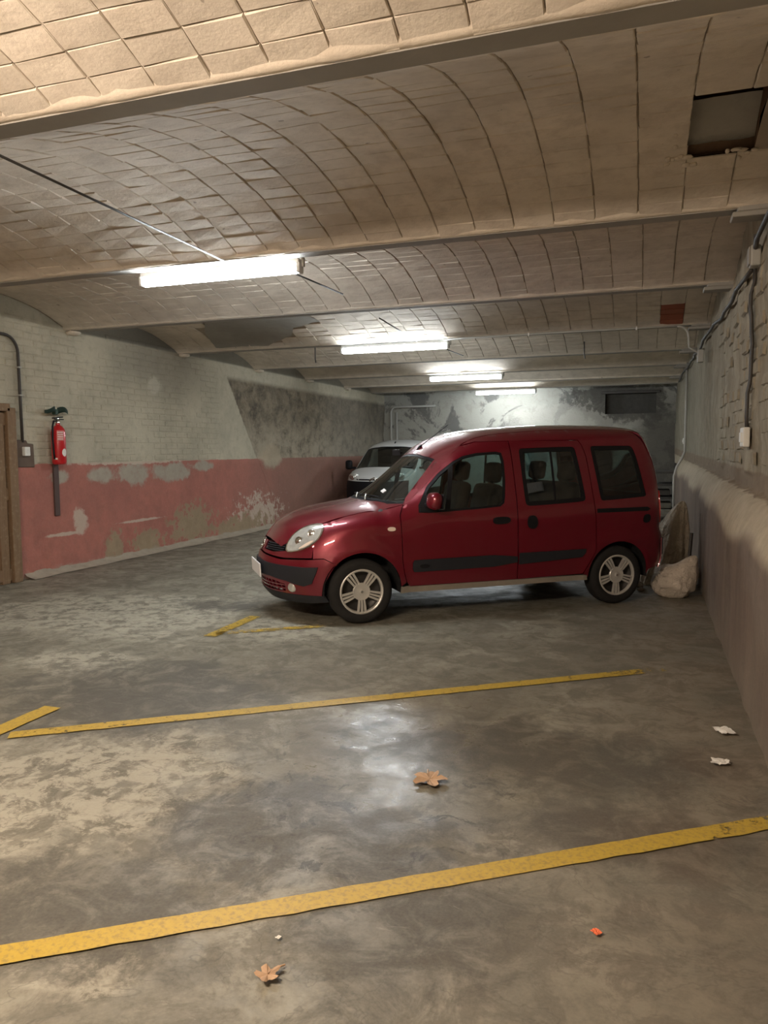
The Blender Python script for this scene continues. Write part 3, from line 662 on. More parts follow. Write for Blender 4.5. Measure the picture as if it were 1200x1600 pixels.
cc = empty('switch_cable', (bx, 6.46, 2.2), label='pair of dark cables dropping to the white switch on the right wall', cat='cable')
for dy in (-.028, .028): MB().tube([(right_x(6.46, z)-.03-bx, dy+.008*math.sin(z*6), z-2.2) for z in np.linspace(2.86, 1.66, 14)], .011).build('cable', M['cable'], cc, smooth=True)
sw = empty('light_switch', (right_x(6.46, 1.6)-.04, 6.47, 1.60), label='square white light switch on the rough right wall', cat='switch')
MB().box((0, 0, 0), (.05, .20, .15), .01).build('plate', M['white'], sw); MB().box((-.03, 0, 0), (.012, .10, .075), .003).build('rocker', M['white'], sw)
pp = [rw(16.6, 2.95, .05), rw(16.55, 2.2, .05), rw(16.4, 1.6, .08)]
pp = [(.755, 15.3, 3.02), (.755, 15.3, 2.2), (.75, 15.3, 1.46), (.70, 15.25, 1.33), (.61, 15.2, 1.18), (.565, 15.2, 1.0), (.57, 15.2, .02)]
MB().tube(pp, .022).build('wall_pipe', M['pipe'], smooth=True, label='pale pipe bending over the ledge of the right wall', cat='pipe')
sb = empty('small_switch', (.75, 15.6, 1.66), label='small white switch beside the pale pipe, far along the right wall', cat='switch')
MB().box((0, 0, 0), (.05, .12, .11), .01).build('plate', M['white'], sb); MB().box((-.03, 0, 0), (.012, .05, .05), .003).build('rocker', M['white'], sb)
bc = empty('beam_conduit', (0, 10.68, 3.09), label='thin pipe clipped along the beam of the second lamp', cat='conduit')
MB().tube([(-2.7, 0, 0), (-1.2, -.005, .005), (.40, 0, .0)]+arc((.40, 0, -.14), .14, H_, 0, (1, 0, 0), (0, 0, 1))+[(.545, -.02, -.28), (.66, -.04, -.36)], .014).build('pipe', M['pipe'], bc, smooth=True)
MB().box((.68, -.05, -.40), (.07, .14, .16), .01).build('box', M['pipe'], bc)
for xx in (-1.5, -.1): MB().box((xx, 0, .0), (.02, .04, .045), .004).build('clip', M['white'], bc)
for x_, y_, l_, lab in ((-.92, 12.9, .22, 'short iron hook hanging between the vaults toward the right'), (-5.35, 12.2, .16, 'short iron hook hanging between the vaults above the bare masonry')):
    MB().tube([(x_, y_, 3.33), (x_, y_, 3.2-l_*.6), (x_+.015, y_-.01, 3.2-l_)], .010).build('iron_hook', M['steel'], label=lab, cat='hook')
dp = empty('drain_pipe', (-6.85, 20.95, 0), label='pair of pale vertical pipes in the far left corner of the garage', cat='pipe')
MB().tube([(0, 0, .02), (0, 0, 2.55)]+arc((.15, 0, 2.62), .15, math.pi, H_, (1, 0, 0), (0, 0, 1))+[(1.3, .05, 2.78)], .03).build('pipe', M['pipe'], dp, smooth=True)
MB().tube([(.16, .03, .02), (.16, .03, 2.62)], .035).build('pipe', M['pipe'], dp, smooth=True)
# ---------------------------------------------------------------- fire extinguisher
fe = empty('fire_extinguisher', (XL+.115, 7.85, 1.385), label='red fire extinguisher hung on the cream brick wall under a green bracket', cat='fire extinguisher'); fe.scale = (1.12, 1.12, 1.10)
MB().lathe([(0, 0), (.06, 0), (.074, .012), (.078, .03), (.078, .36), (.070, .40), (.045, .435), (.024, .45), (.024, .47), (0, .47)], 28).build('cylinder', M['extred'], fe, smooth=True, angle=40)
MB().lathe([(0, .47), (.022, .47), (.022, .50), (.014, .51), (.014, .53), (0, .53)], 16).build('valve', M['chrome'], fe, smooth=True, angle=40)
MB().box((.0, 0, .535), (.03, .15, .014), .003, Matrix.Rotation(.12, 4, 'X')).box((.0, .02, .515), (.026, .13, .012), .003).build('handle', M['black'], fe)
MB().tube([(0, -.02, .495), (.01, -.075, .49), (.02, -.105, .43), (.01, -.10, .28), (.01, -.088, .12), (.01, -.082, .06)], .011).build('hose', M['black'], fe, smooth=True)
def lab_patch(z0, z1, a0, a1, r=.0795, n=10, mat=M['paper'], name='label', round_=False, **k):
    m = MB()
    if round_:
        ca, cz = (a0+a1)/2, (z0+z1)/2; V = [(r*math.cos(ca), r*math.sin(ca), cz)]
        for i in range(20):
            q = 2*math.pi*i/20; a = ca+(a1-a0)/2*math.cos(q); V.append((r*math.cos(a), r*math.sin(a), cz+(z1-z0)/2*math.sin(q)))
        m.add(V, [(0, i+1, (i+1) % 20+1) for i in range(20)])
    else: m.grid(np.array([[(r*math.cos(a), r*math.sin(a), z) for z in (z0, z1)] for a in np.linspace(a0, a1, n)])[:, :])
    return m.build(name, mat, fe, **k)
lab_patch(.27, .385, -1.02, -.10, mat=plain('pale_red_print', (.62, .22, .20), .4), label='pale printed instruction label')
for i in range(4): lab_patch(.285+i*.025, .293+i*.025, -.94, -.18, r=.0805, mat=M['paper'], name='print_line')
lab_patch(.09, .18, -.42, .38, round_=True, label='round white label', name='sticker'); lab_patch(.055, .075, -1.6, -1.05, name='sticker')
gb = empty('green_bracket', (XL+.07, 7.86, 2.065), label='dark green bracket spread above the fire extinguisher', cat='bracket')
for s in (-1, 1):
    MB().grid(np.array([[(.02+.05*math.sin(u*3.1), s*(.015+u*.19), -.055*math.cos(v*2.2)*(1-.5*u)+.02*math.sin(u*5)) for v in np.linspace(-1, 1, 6)] for u in np.linspace(0, 1, 8)])).build('flange', M['green'], gb, smooth=True)
MB().box((0, 0, -.02), (.06, .05, .07), .01).build('hook', M['green'], gb)
# ---------------------------------------------------------------- sacks and rubble by the right wall
def sack(name, rx, ry, rz, loc, mat, seed, label, fold=.05, twist=None):
    bm = bmesh.new(); bmesh.ops.create_icosphere(bm, subdivisions=5, radius=1)
    for v in bm.verts:
        d = v.co.normalized(); k = 1+.10*mnoise.noise(d*1.5+Vector((seed, 0, 0)))
        cr = abs(mnoise.noise(Vector((d.x*4.5+seed, d.y*4.5, d.z*1.8))))+.5*abs(mnoise.noise(Vector((d.x*10, d.y*10+seed, d.z*3.5))))
        k += fold*(1.2*cr-.3); p = Vector((d.x*rx*k, d.y*ry*k, d.z*rz*k)); p.z = max(p.z, -rz*.80)
        if twist: p = twist(p, d)
        v.co = p
    bm.verts.index_update(); V = [v.co.copy() for v in bm.verts]; F = [[v.index for v in f.verts] for f in bm.faces]; bm.free()
    zmin = min(v.z for v in V); V = [(v.x, v.y, v.z-zmin) for v in V]
    return mesh_obj(name, V, F, mat, None, True, loc=loc, label=label, cat='sack')
def ear(p, d):   # the knotted corner that sticks up on the right
    e = max(0, d.dot(Vector((.72, -.2, .66)).normalized())-.45)/.55
    sag = 1+.10*max(0, -d.z)-.10*max(0, d.z)
    return Vector((p.x*sag, p.y*sag, p.z+.012*math.sin(p.z*55+p.x*9)))+Vector((.07, -.02, .15))*e**2.6
sack('sack', .205, .19, .175, (.325, 8.33, 0), M['sack'], 2, 'plump pale sack slumped on the floor at the foot of the right wall', .09, ear)
def draped(loc, label):
    """tall sack under a sheet: vertical folds that fan out towards the floor"""
    rows = []; n = 72
    for t in np.linspace(0, 1, 34):
        r0 = .265*(1-t)**.62*(1-.18*t)+.035*math.sqrt(max(0, 1-t)) if t < 1 else .004; row = []
        for i in range(n+1):
            a = 2*math.pi*(i % n)/n; ca, sa = math.cos(a), math.sin(a)
            fold = .85*mnoise.noise(Vector((ca*2.6, sa*2.6, t*.55)))+.55*mnoise.noise(Vector((ca*6.5+3, sa*6.5, t*.8)))+.2*mnoise.noise(Vector((ca*3, sa*3, t*9)))
            r = r0*(1+.34*fold*(1-.55*t)); row.append((ca*r*1.0+.20*t**1.15, sa*r*.95, .93*(1-(1-t)**1.25)+.02*mnoise.noise(Vector((ca*2, sa*2, t*4)))*(t > 0)))
        rows.append(row)
    return MB().grid(np.array(rows)).build('covered_sack', M['sheet'], smooth=True, loc=loc, label=label, cat='sack')
draped((.24, 9.15, 0), 'tall sack under grimy plastic sheet, leaning on the right wall behind the van')
MB().tube([(.47, 8.68, .01), (.515, 8.72, .62)], .018).build('pole', M['steel'], label='short dark pole standing behind the pale sack', cat='pole')
rr = random.Random(8)
for i in range(12):
    sz = rr.uniform(.022, .055); Vb, Fb = blob_mesh(sz, sz*rr.uniform(.7, 1), sz*rr.uniform(.5, .85), 30+i, .35, 1.6, 2); zmin = min(v[2] for v in Vb)
    px, py = -.20+.125*(i % 3)+rr.uniform(-.012, .012), 8.52+.125*(i // 3)+rr.uniform(-.012, .012)
    mesh_obj('rubble_stone', [(v[0], v[1], v[2]-zmin) for v in Vb], Fb, M['stone'], None, True, loc=(px-.05, py, 0), label='small rubble stone on the floor between the rear wheel and the sacks', cat='stone', group='rubble behind the van')
# stacked boards in the far right corner
rk = empty('storage_rack', (.40, 17.6, 0), label='dark rack of boards in the far right corner behind the red van', cat='rack')
for sx in (-.34, .30):
    for sy in (-.5, .5): MB().box((sx, sy, .6), (.05, .05, 1.2), .006).build('post', M['shelf'], rk)
for z in (.22, .48, .76, 1.02): MB().box((-.02, 0, z), (.72, 1.1, .045), .006).build('shelf', M['shelf'] if z > .3 else M['pallet'], rk)
for z, w in ((.30, .5), (.57, .45)): MB().box((-.05, -.1, z+.02), (w, .7, .11), .012).build('board_stack', M['pallet'] if z < .4 else M['shelf'], rk)
# ---------------------------------------------------------------- litter
def leaf(loc, size, seed, label):
    r = random.Random(seed); n = 40; V = [(0, 0, .012)]; lob = 5
    for i in range(n):
        a = 2*math.pi*i/n; k = .52+.48*abs(math.cos(a*lob/2))**1.2; k *= .85+.25*r.random()
        V.append((size*k*math.cos(a), size*k*math.sin(a), .010+.028*size/.1*abs(math.sin(a*2.5+seed))*k*r.uniform(.5, 1.2)))
    o = empty('dry_leaf', loc, r.uniform(0, 6), label=label, cat='leaf')
    m = mesh_obj('blade', V, [(0, i+1, (i+1) % n+1) for i in range(n)], M['leaf'], o)
    MB().tube([(0, 0, .014), (-size*.7, .01, .012), (-size*1.4, .03, .006)], .0028, 6).build('stalk', M['leaf'], o); return o
leaf((-.90, 3.28, .001), .085, 3, 'large brown dry leaf lying in the middle of the floor'); leaf((-1.0, 1.87, .001), .042, 5, 'small curled dry leaf near the bottom of the frame')
def scrap(loc, sx, sy, seed, mat, label, name='paper_scrap', cat='paper'):
    n = 8; P = [[(sx*(u-.5)+.2*sx*mnoise.noise(Vector((u*3, v*3, seed))), sy*(v-.5), .012+.018*(1+mnoise.noise(Vector((u*4, v*4, seed+5))))*min(1, 14*sx)*.6) for v in np.linspace(0, 1, n)] for u in np.linspace(0, 1, n)]
    return MB().grid(np.array(P)[:, ::-1][::-1]).build(name, mat, label=label, cat=cat, loc=loc, rot=(0, 0, seed))
scrap((.44, 4.34, -.006), .10, .085, 2, M['paper'], 'crumpled white paper near the right wall, the farther of two')
scrap((.38, 3.89, -.006), .085, .06, 3.3, M['paper'], 'crumpled white paper near the right wall, the nearer of two')
scrap((-.11, 2.37, -.006), .026, .03, 4, M['orange'], 'tiny orange wrapper on the near floor', 'wrapper', 'wrapper'); scrap((-1.05, 2.04, -.006), .014, .016, 6, M['paper'], 'tiny white scrap on the near floor below the yellow line')
# ---------------------------------------------------------------- car building tools
PS = .0105                                   # metres per degree in the wrap-round charts
def inset(poly, d):
    P = np.array(poly, float); n = len(P); a = np.roll(P, 1, 0); b = np.roll(P, -1, 0)
    area = .5*np.sum(P[:, 0]*b[:, 1]-b[:, 0]*P[:, 1]); sg = 1 if area > 0 else -1
    def nn(e): e = e/np.maximum(np.linalg.norm(e, axis=1, keepdims=True), 1e-9); return np.stack([-e[:, 1], e[:, 0]], 1)*sg
    n1, n2 = nn(P-a), nn(b-P); m = n1+n2; L = np.sum(m*m, 1, keepdims=True)/2
    return (P+m/np.maximum(L, .35)*d).tolist()
def chaikin(poly, it=2):
    P = np.array(poly, float)
    for _ in range(it):
        Q = np.roll(P, -1, 0); P = np.stack([P*.75+Q*.25, P*.25+Q*.75], 1).reshape(-1, 2)
    return P.tolist()
def densify(poly, step):
    out = []; n = len(poly)
    for i in range(n):
        a, b = np.array(poly[i], float), np.array(poly[(i+1) % n], float); k = max(1, int(np.linalg.norm(b-a)/step))
        out += [(a+(b-a)*s/k) for s in range(k)]
    return np.array(out)
def pin(pts, poly):
    x, y = pts[:, 0], pts[:, 1]; r = np.zeros(len(pts), bool); n = len(poly)
    for i in range(n):
        x1, y1 = poly[i]; x2, y2 = poly[(i+1) % n]
        if y1 == y2: continue
        r ^= ((y1 > y) != (y2 > y)) & (x < (x2-x1)*(y-y1)/(y2-y1)+x1)
    return r
def chart(sh, kind, outer, holes=(), sgn=-1, step=.035, proud=0.0, rim=.012):
    """a panel cut from the body skin: outline in the chart's own plane, mapped on to the skin"""
    loops = [densify(outer, step*.6)]+[densify(h, step*.6) for h in holes]
    lo, hi = loops[0].min(0), loops[0].max(0)
    gx, gy = np.meshgrid(np.arange(lo[0]+step/2, hi[0], step), np.arange(lo[1]+step/2, hi[1], step)); g = np.stack([gx.ravel(), gy.ravel()], 1)
    k = pin(g, loops[0]) if len(g) else np.zeros(0, bool)
    for h in loops[1:]: k &= ~pin(g, h)
    g = g[k]; B = np.concatenate(loops)
    if len(g):
        d = np.min(np.hypot(g[:, None, 0]-B[None, :, 0], g[:, None, 1]-B[None, :, 1]), 1); g = g[d > step*.38]
    pts = np.concatenate([B, g]); edges = []; o = 0; ids = []
    for L in loops:
        n = len(L); edges += [(o+i, o+(i+1) % n) for i in range(n)]; ids.append(list(range(o, o+n))); o += n
    vv, _, ff, ov, _, _ = delaunay_2d_cdt([Vector(p) for p in pts], edges, [], 0, 1e-6)
    vv = np.array([tuple(v) for v in vv]); back = {}
    for i, l in enumerate(ov):
        for q in l: back[q] = i
    ff = np.array([tuple(f) for f in ff if len(f) == 3]); c = vv[ff].mean(1); k = pin(c, loops[0])
    for h in loops[1:]: k &= ~pin(c, h)
    ff = ff[k]
    def mp(p):
        a, b = p[:, 0], p[:, 1]
        if kind == 'side': return np.stack([a, sgn*sh.Y(a, b), b], 1)
        if kind == 'top': return np.stack([a, b, sh.Z(a, b)], 1)
        x, y, z = sh.polar(np.radians(a/PS), b, kind == 'front'); return np.stack([x, y, z], 1)
    W = mp(vv); e = .004; tu = mp(vv+[e, 0])-mp(vv-[e, 0]); tv = mp(vv+[0, e])-mp(vv-[0, e])
    N = np.cross(tu, tv); N /= np.maximum(np.linalg.norm(N, axis=1, keepdims=True), 1e-9)
    out = W-np.stack([np.clip(W[:, 0], .3, 2.3), 0*W[:, 0], np.clip(W[:, 2], .5, .9)], 1)
    N *= np.where(np.sum(N*out, 1, keepdims=True) < 0, -1, 1)
    W = W+N*proud; fn = np.cross(W[ff[:, 1]]-W[ff[:, 0]], W[ff[:, 2]]-W[ff[:, 0]])
    fl_ = np.sum(fn*N[ff[:, 0]], 1) < 0; ff[fl_] = ff[fl_][:, ::-1]
    V = W.tolist(); F = ff.tolist()
    if rim:
        for l in ids:
            l = [back[q] for q in l if q in back]; n = len(l); b0 = len(V); V += [W[i].tolist() for i in l]; V += [(W[i]-N[i]*rim).tolist() for i in l]
            F += [(b0+i, b0+(i+1) % n, b0+n+(i+1) % n, b0+n+i) for i in range(n)]
    return V, F
def panel(name, mat, parent, sh, kind, outer, holes=(), **k):
    kk = {a: k.pop(a) for a in ('sgn', 'step', 'proud', 'rim') if a in k}
    V, F = chart(sh, kind, outer, holes, **kk)
    o = mesh_obj(name, V, F, mat, parent, True, **k); o.data.set_sharp_from_angle(angle=math.radians(50)); return o
def fpoly(*p): return [(a*PS, z) for a, z in p]
def arcpts(cx, cz, r, a0, a1, n=18): return [(cx+r*math.cos(math.radians(a0+(a1-a0)*i/n)), cz+r*math.sin(math.radians(a0+(a1-a0)*i/n))) for i in range(n+1)]
def wheel(car, x, y, sgn, R=.287, W=.175, rim=.196, spin=0.0, cap=True):
    """lathe axis = car y; sgn = outer side"""
    Mx = Matrix.Translation((x, y, R)) @ Matrix.Rotation(-sgn*math.pi/2, 4, 'X')
    h = W/2
    ty = MB().lathe([(rim-.012, -h*.9), (rim+.02, -h), (R-.03, -h*.96), (R-.008, -h*.80), (R, -h*.6), (R, h*.6), (R-.008, h*.80), (R-.03, h*.96), (rim+.045, h*1.0), (rim+.012, h*.95), (rim-.004, h*.86), (rim-.012, h*.80)], 48, Mx)
    w = ty.build('wheel', M['rubber'], car, smooth=True, angle=50)
    MB().lathe([(0, h*.18), (.10, h*.20), (rim-.03, h*.1), (rim-.008, h*.75), (rim-.004, h*.85)], 36, Mx).build('steel_rim', M['steel'], w, smooth=True)
    if not cap: return w
    c = MB().lathe([(rim-.020, h*.70), (rim-.014, h*.93), (rim-.004, h*.99), (rim+.004, h*.95), (rim+.004, h*.84)], 48, Mx)
    c.lathe([(0, h*.96), (.018, h*.955), (.020, h*.90), (.030, h*.885), (.062, h*.86), (.074, h*.90), (.080, h*.84), (.080, h*.7)], 36, Mx)
    for k in range(5):
        a = spin+2*math.pi*k/5
        for q in (-1, 0, 1):
            wd = .019 if q else .017; off = q*.029
            Mq = Mx @ Matrix.Rotation(a, 4, 'Z')
            P = [(.062, off*.72-wd*.42), (.062, off*.72+wd*.42), (.128, off*.95+wd*.5), (rim-.010, off*1.15+wd*.55), (rim-.010, off*1.15-wd*.55), (.128, off*.95-wd*.5)]
            zt = [.90, .90, .97, .93, .93, .97]; n = 6
            V = [Mq @ Vector((p[0], p[1], h*z-(.0 if q == 0 else .003))) for p, z in zip(P, zt)]+[Mq @ Vector((p[0], p[1], h*.74)) for p in P]
            c.add(V, [(0, 5, 2, 1), (5, 4, 3, 2)]+[(i, (i+1) % n, n+(i+1) % n, n+i) for i in range(n)])
    c.build('hubcap', M['silver'], w, smooth=True, angle=28, label='silver five spoke hubcap')
    MB().lathe([(0, h*1.0), (.012, h*1.0), (.014, h*.95)], 6, Mx).build('hub_badge', M['chrome'], w)
    return w
def seat(car, x, y, w, name='seat', z0=.50, heads=1):
    s = MB()
    def pad(pts, wd, rad):   # padded cushion swept along a side profile
        rows = []
        for (px, pz, t) in pts:
            rows.append([(px, y+wd/2*u, pz+t*(1-abs(u)**4)) for u in np.linspace(-1, 1, 9)])
        s.grid(np.array(rows))
    s.box((x, y, z0), (.50, w, .16), .05); s.box((x+.33, y, z0+.36), (.15, w*.96, .68), .06, Matrix.Rotation(.22, 4, 'Y'))
    o = s.build(name, M['seat'], car, smooth=True, angle=50)
    for i in range(heads):
        yy = y+(0 if heads == 1 else (i-.5)*w*.5)
        MB().box((x+.44, yy, z0+.80), (.10, .27, .20), .045, Matrix.Rotation(.15, 4, 'Y')).box((x+.42, yy, z0+.69), (.02, .12, .12), .005).build('headrest', M['seat'], o, smooth=True, angle=50)
    return o

# ---------------------------------------------------------------- the dark red van
van = empty('van', (-2.77695, 6.84446, 0), math.radians(36.265), label='dark red compact passenger van parked at an angle by the right wall', cat='van')
sh = RED
FD = [(.458, 1.08), (.403, 1.007), (.369, .946), (.367, .875), (.379, .535), (.395, .43), (.42, .35), (.45, .311), (1.510, .311), (1.507, .476), (1.496, 1.063), (1.466, 1.60), (1.15, 1.592), (1.0, 1.553), (.9, 1.505), (.785, 1.415)]
SD = [(1.519, .311), (2.205, .325), (2.305, .484), (2.337, .557), (2.339, .72), (2.334, .855), (2.326, .966), (2.269, 1.454), (2.235, 1.56), (2.205, 1.603), (1.476, 1.603), (1.505, 1.063), (1.516, .476)]
FW = [(.535, .966), (.540, 1.032), (.637, 1.190), (.76, 1.312), (.896, 1.418), (.99, 1.465), (1.129, 1.494), (1.331, 1.504), (1.380, 1.492), (1.397, 1.419), (1.398, 1.248), (1.384, 1.084), (1.372, 1.03), (1.333, 1.000), (1.13, .985), (.827, .970), (.636, .962)]
SW = chaikin([(1.562, 1.535), (2.165, 1.547), (2.24, 1.02), (1.585, .992)], 1); SW = chaikin([(1.560, 1.47), (1.566, 1.53), (1.62, 1.533), (2.10, 1.546), (2.158, 1.54), (2.172, 1.47), (2.232, 1.09), (2.232, 1.03), (2.17, 1.018), (1.68, .996), (1.60, .998), (1.585, 1.06)], 2)
QW = chaikin([(2.334, 1.49), (2.335, 1.548), (2.39, 1.550), (2.74, 1.552), (2.80, 1.548), (2.835, 1.48), (2.915, 1.10), (2.922, 1.056), (2.87, 1.048), (2.46, 1.024), (2.405, 1.024), (2.392, 1.08)], 2)
FA = arcpts(.015, .288, .348, 178, -2, 26)    # wheel arches
RA = arcpts(2.605, .288, .335, 180, 0, 26)
def wsedge(n=8): return [(.43+(.855-.43)*i/n, .705+(.640-.705)*i/n) for i in range(n+1)]
YG = smooth_table([(.855, .640), (.98, .60), (1.1, .572), (1.4, .555), (3.3, .55)])
top_edge = [(x, y) for x, y in wsedge()]+[(x, float(YG(x))) for x in np.linspace(.90, 2.98, 22)]
top_xz = [(x, float(sh.Z(x, y))-.001) for x, y in top_edge]
tz = np.linspace(1.715, .36, 26); tx = sh.polar(np.radians(np.full(26, 66.)), tz, False)[0]; tail_xz = [(float(a), float(b)) for a, b in zip(tx, tz)]
BODY = top_xz+tail_xz+[(2.96, .33)]+RA[::-1]+[(2.255, .311), (2.213, .318), (2.312, .484), (2.345, .557), (2.347, .72), (2.342, .855), (2.334, .966), (2.277, 1.454), (2.243, 1.562), (2.212, 1.611), (1.15, 1.600), (.998, 1.561), (.895, 1.513), (.779, 1.421), (.452, 1.087)]
FEN = [(.36, .35), (.363, .30)]+FA[::-1][1:-2]+[(-.235, .540), (-.33, .594), (-.415, .588), (-.405, .715), (-.372, .742), (-.325, .813), (-.312, .862)]
hood_side = [(-.320, .607), (-.103, .648), (.06, .650), (.238, .655), (.36, .685), (.425, .703)]
fen_top = [(x, float(sh.Z(x, y))-.001) for x, y in hood_side]
FEN = FEN+fen_top+[(.450, 1.083), (.396, 1.010), (.362, .946), (.360, .875), (.372, .535), (.388, .425), (.412, .348)]
FEN = [p for i, p in enumerate(FEN) if i not in (0, 1)]
for sg in (-1, 1):
    near = sg < 0; L = (lambda a, b: {'label': a} if near else {})
    b = panel('body_side', M['red'], van, sh, 'side', BODY, [QW], sgn=sg)
    sl_ = panel('window_seal', M['black'], b, sh, 'side', inset(QW, .001), [inset(QW, .040)], sgn=sg, proud=-.003, rim=.02, step=.03)
    panel('window_pane', M['darkglass'], b, sh, 'side', inset(QW, .036), sgn=sg, proud=-.008, rim=0, step=.08)
    panel('sliding_rail', M['black'], b, sh, 'side', [(2.352, .908), (2.93, .910), (2.965, .93), (2.93, .950), (2.352, .948)], sgn=sg, proud=.003, rim=.01)
    if near: panel('filler_lock', M['black'], b, sh, 'side', chaikin([(2.87, .79), (2.96, .80), (2.96, .88), (2.88, .875)]), sgn=sg, proud=.006)
    panel('fender', M['red'], van, sh, 'side', FEN, sgn=sg)
    panel('sill', M['sill'], van, sh, 'side', [(.36, .250), (2.27, .258), (2.262, .306), (.372, .304)], sgn=sg, proud=-.006, rim=.03)
    panel('side_repeater', M['amber'], van, sh, 'side', chaikin([(.238, .812), (.31, .812), (.31, .848), (.238, .848)], 2), sgn=sg, proud=.008, step=.012)
    # front door
    d = panel('front_door', M['red'], van, sh, 'side', FD, [FW], sgn=sg)
    panel('window_seal', M['black'], d, sh, 'side', inset(FW, .001), [inset(FW, .020)], sgn=sg, proud=-.002, rim=.02, step=.03)
    panel('window_divider', M['black'], d, sh, 'side', [(.893, 1.41), (.850, 1.375), (.785, .975), (.830, .977)], sgn=sg, proud=-.003, rim=.02)
    panel('window_pane', M['glass'], d, sh, 'side', inset(FW, .016), sgn=sg, proud=-.010, rim=0, step=.08)
    panel('mirror_base', M['black'], d, sh, 'side', [(.550, .972), (.550, 1.03), (.60, 1.115), (.655, 1.125), (.70, .972)], sgn=sg, proud=.004, rim=.02)
    panel('side_moulding', M['trim'], d, sh, 'side', chaikin([(.470, .545), (.468, .44), (.52, .438), (1.502, .449), (1.502, .557), (.53, .546)], 1), sgn=sg, proud=.012, rim=.014)
    panel('moulding_badge', M['black'], d, sh, 'side', chaikin([(.535, .470), (.535, .505), (.625, .507), (.625, .472)], 2), sgn=sg, proud=.016, rim=.006, step=.02)
    panel('door_handle', M['black'], d, sh, 'side', chaikin([(1.245, .862), (1.26, .905), (1.41, .905), (1.428, .868), (1.40, .842), (1.27, .838)], 2), sgn=sg, proud=.014, rim=.016, step=.02)
    # mirror
    xm, zm, ym = .640, 1.075, sg*(.79+.11)
    mh = MB().box((0, 0, 0), (.115, .165, .155), .05); o = mh.build('wing_mirror', M['red'], van, smooth=True, loc=(xm, ym, zm), rot=(0, .12, -sg*.12))
    MB().box((.056, 0, 0), (.012, .14, .13), .02).build('mirror_glass', M['black'], o); MB().box((-.0, -sg*.11, -.045), (.06, .12, .045), .015).build('mirror_arm', M['black'], o)
    # sliding door
    d = panel('sliding_door', M['red'], van, sh, 'side', SD, [SW], sgn=sg)
    panel('window_seal', M['black'], d, sh, 'side', inset(SW, .001), [inset(SW, .040)], sgn=sg, proud=-.003, rim=.02, step=.03)
    panel('window_pane', M['darkglass'], d, sh, 'side', inset(SW, .036), sgn=sg, proud=-.008, rim=0, step=.08)
    panel('window_bar', M['black'], d, sh, 'side', [(1.90, 1.03), (1.92, 1.03), (1.905, 1.52), (1.885, 1.52)], sgn=sg, proud=-.004, rim=.01)
    panel('side_moulding', M['trim'], d, sh, 'side', [(1.522, .455), (2.19, .490), (2.228, .53), (2.232, .566), (1.522, .560)], sgn=sg, proud=.012, rim=.014)
    panel('door_handle', M['black'], d, sh, 'side', chaikin([(1.602, .785), (1.602, .905), (1.70, .908), (1.705, .785)], 2), sgn=sg, proud=.014, rim=.016, step=.02)
    for (wx, sp) in ((.0, math.radians(-90 if near else -90)), (2.6, math.radians(-92))):
        wheel(van, wx, sg*.705, sg, spin=sp)
# bonnet, windscreen, roof
hs = hood_side
front_edge = [(-.587, .461), (-.640, .40), (-.668, .30), (-.683, .20), (-.690, .10), (-.692, 0)]
left_half = [(-.529, .465), (-.423, .519), (-.324, .597)]
HOOD = [(x, -y) for x, y in front_edge[::-1]]+[(x, -y) for x, y in left_half]+[(x, -y+.006) for x, y in hs]+[(.30, -.60), (.21, -.35), (.175, -.15), (.17, 0), (.175, .15), (.21, .35), (.30, .60)]+[(x, y-.006) for x, y in hs[::-1]]+left_half[::-1]+front_edge[:-1]
panel('bonnet', M['red'], van, sh, 'top', HOOD, step=.03)
ws = wsedge()
WSO = [(x, -y+.008) for x, y in ws]+[(.80, -.52), (.765, -.3), (.75, 0), (.765, .3), (.80, .52)]+[(x, y-.008) for x, y in ws[::-1]]+[(.36, .655), (.28, .52), (.215, .28), (.20, 0), (.215, -.28), (.28, -.52), (.36, -.655)]
w_ = panel('windscreen', M['screen'], van, sh, 'top', WSO, proud=-.004, rim=0, step=.06)
panel('windscreen_seal', M['black'], w_, sh, 'top', WSO, [inset(WSO, .022)], proud=-.002, rim=.02, step=.03)
panel('cowl', M['black'], van, sh, 'top', [(.43, -.700), (.36, -.655), (.28, -.52), (.215, -.28), (.20, 0), (.215, .28), (.28, .52), (.36, .655), (.43, .700), (.30, .595), (.212, .35), (.178, .15), (.172, 0), (.178, -.15), (.212, -.35), (.30, -.595)], proud=-.004, rim=.02)
def wsp(x, y, o=.018): return (x-o*.6, y, float(sh.Z(x, y))+o)
for y0, x1, y1 in ((-.38, .36, .18), (.12, .42, .56)):
    wp = MB().tube([wsp(.232+.3*abs(y0+u)**2, y0+u, .012) for u in (-.05, .1, .25, .4, .5)], .006, 6)
    wp.build('windscreen_wiper', M['black'], van, smooth=True)
for y0 in (-.26, .04): MB().tube([wsp(.195, y0, .008), wsp(.215, y0+.05, .016), wsp(.245, y0+.13, .016)], .007, 6).build('wiper_arm', M['silver'], van, smooth=True, label='bright wiper arm')
R_ = np.linspace(.90, 3.0, 16)
ROOF = [(.858, -.632), (.80, -.515), (.765, -.297), (.757, 0), (.765, .297), (.80, .515), (.858, .632)]+[(x, float(YG(x))-.007) for x in R_]+[(3.03, .40), (3.045, 0), (3.03, -.40)]+[(x, -float(YG(x))+.007) for x in R_[::-1]]
panel('roof', M['red'], van, sh, 'top', ROOF, step=.045, rim=.02)
MB().tube([(.815, 0, float(sh.Z(.815, 0))-.005), (.85, 0, float(sh.Z(.85, 0))+.015)], .014, 10).tube([(.84, 0, float(sh.Z(.84, 0))+.01), (1.14, 0, 1.775)], .0035, 6).build('aerial', M['black'], van, smooth=True)
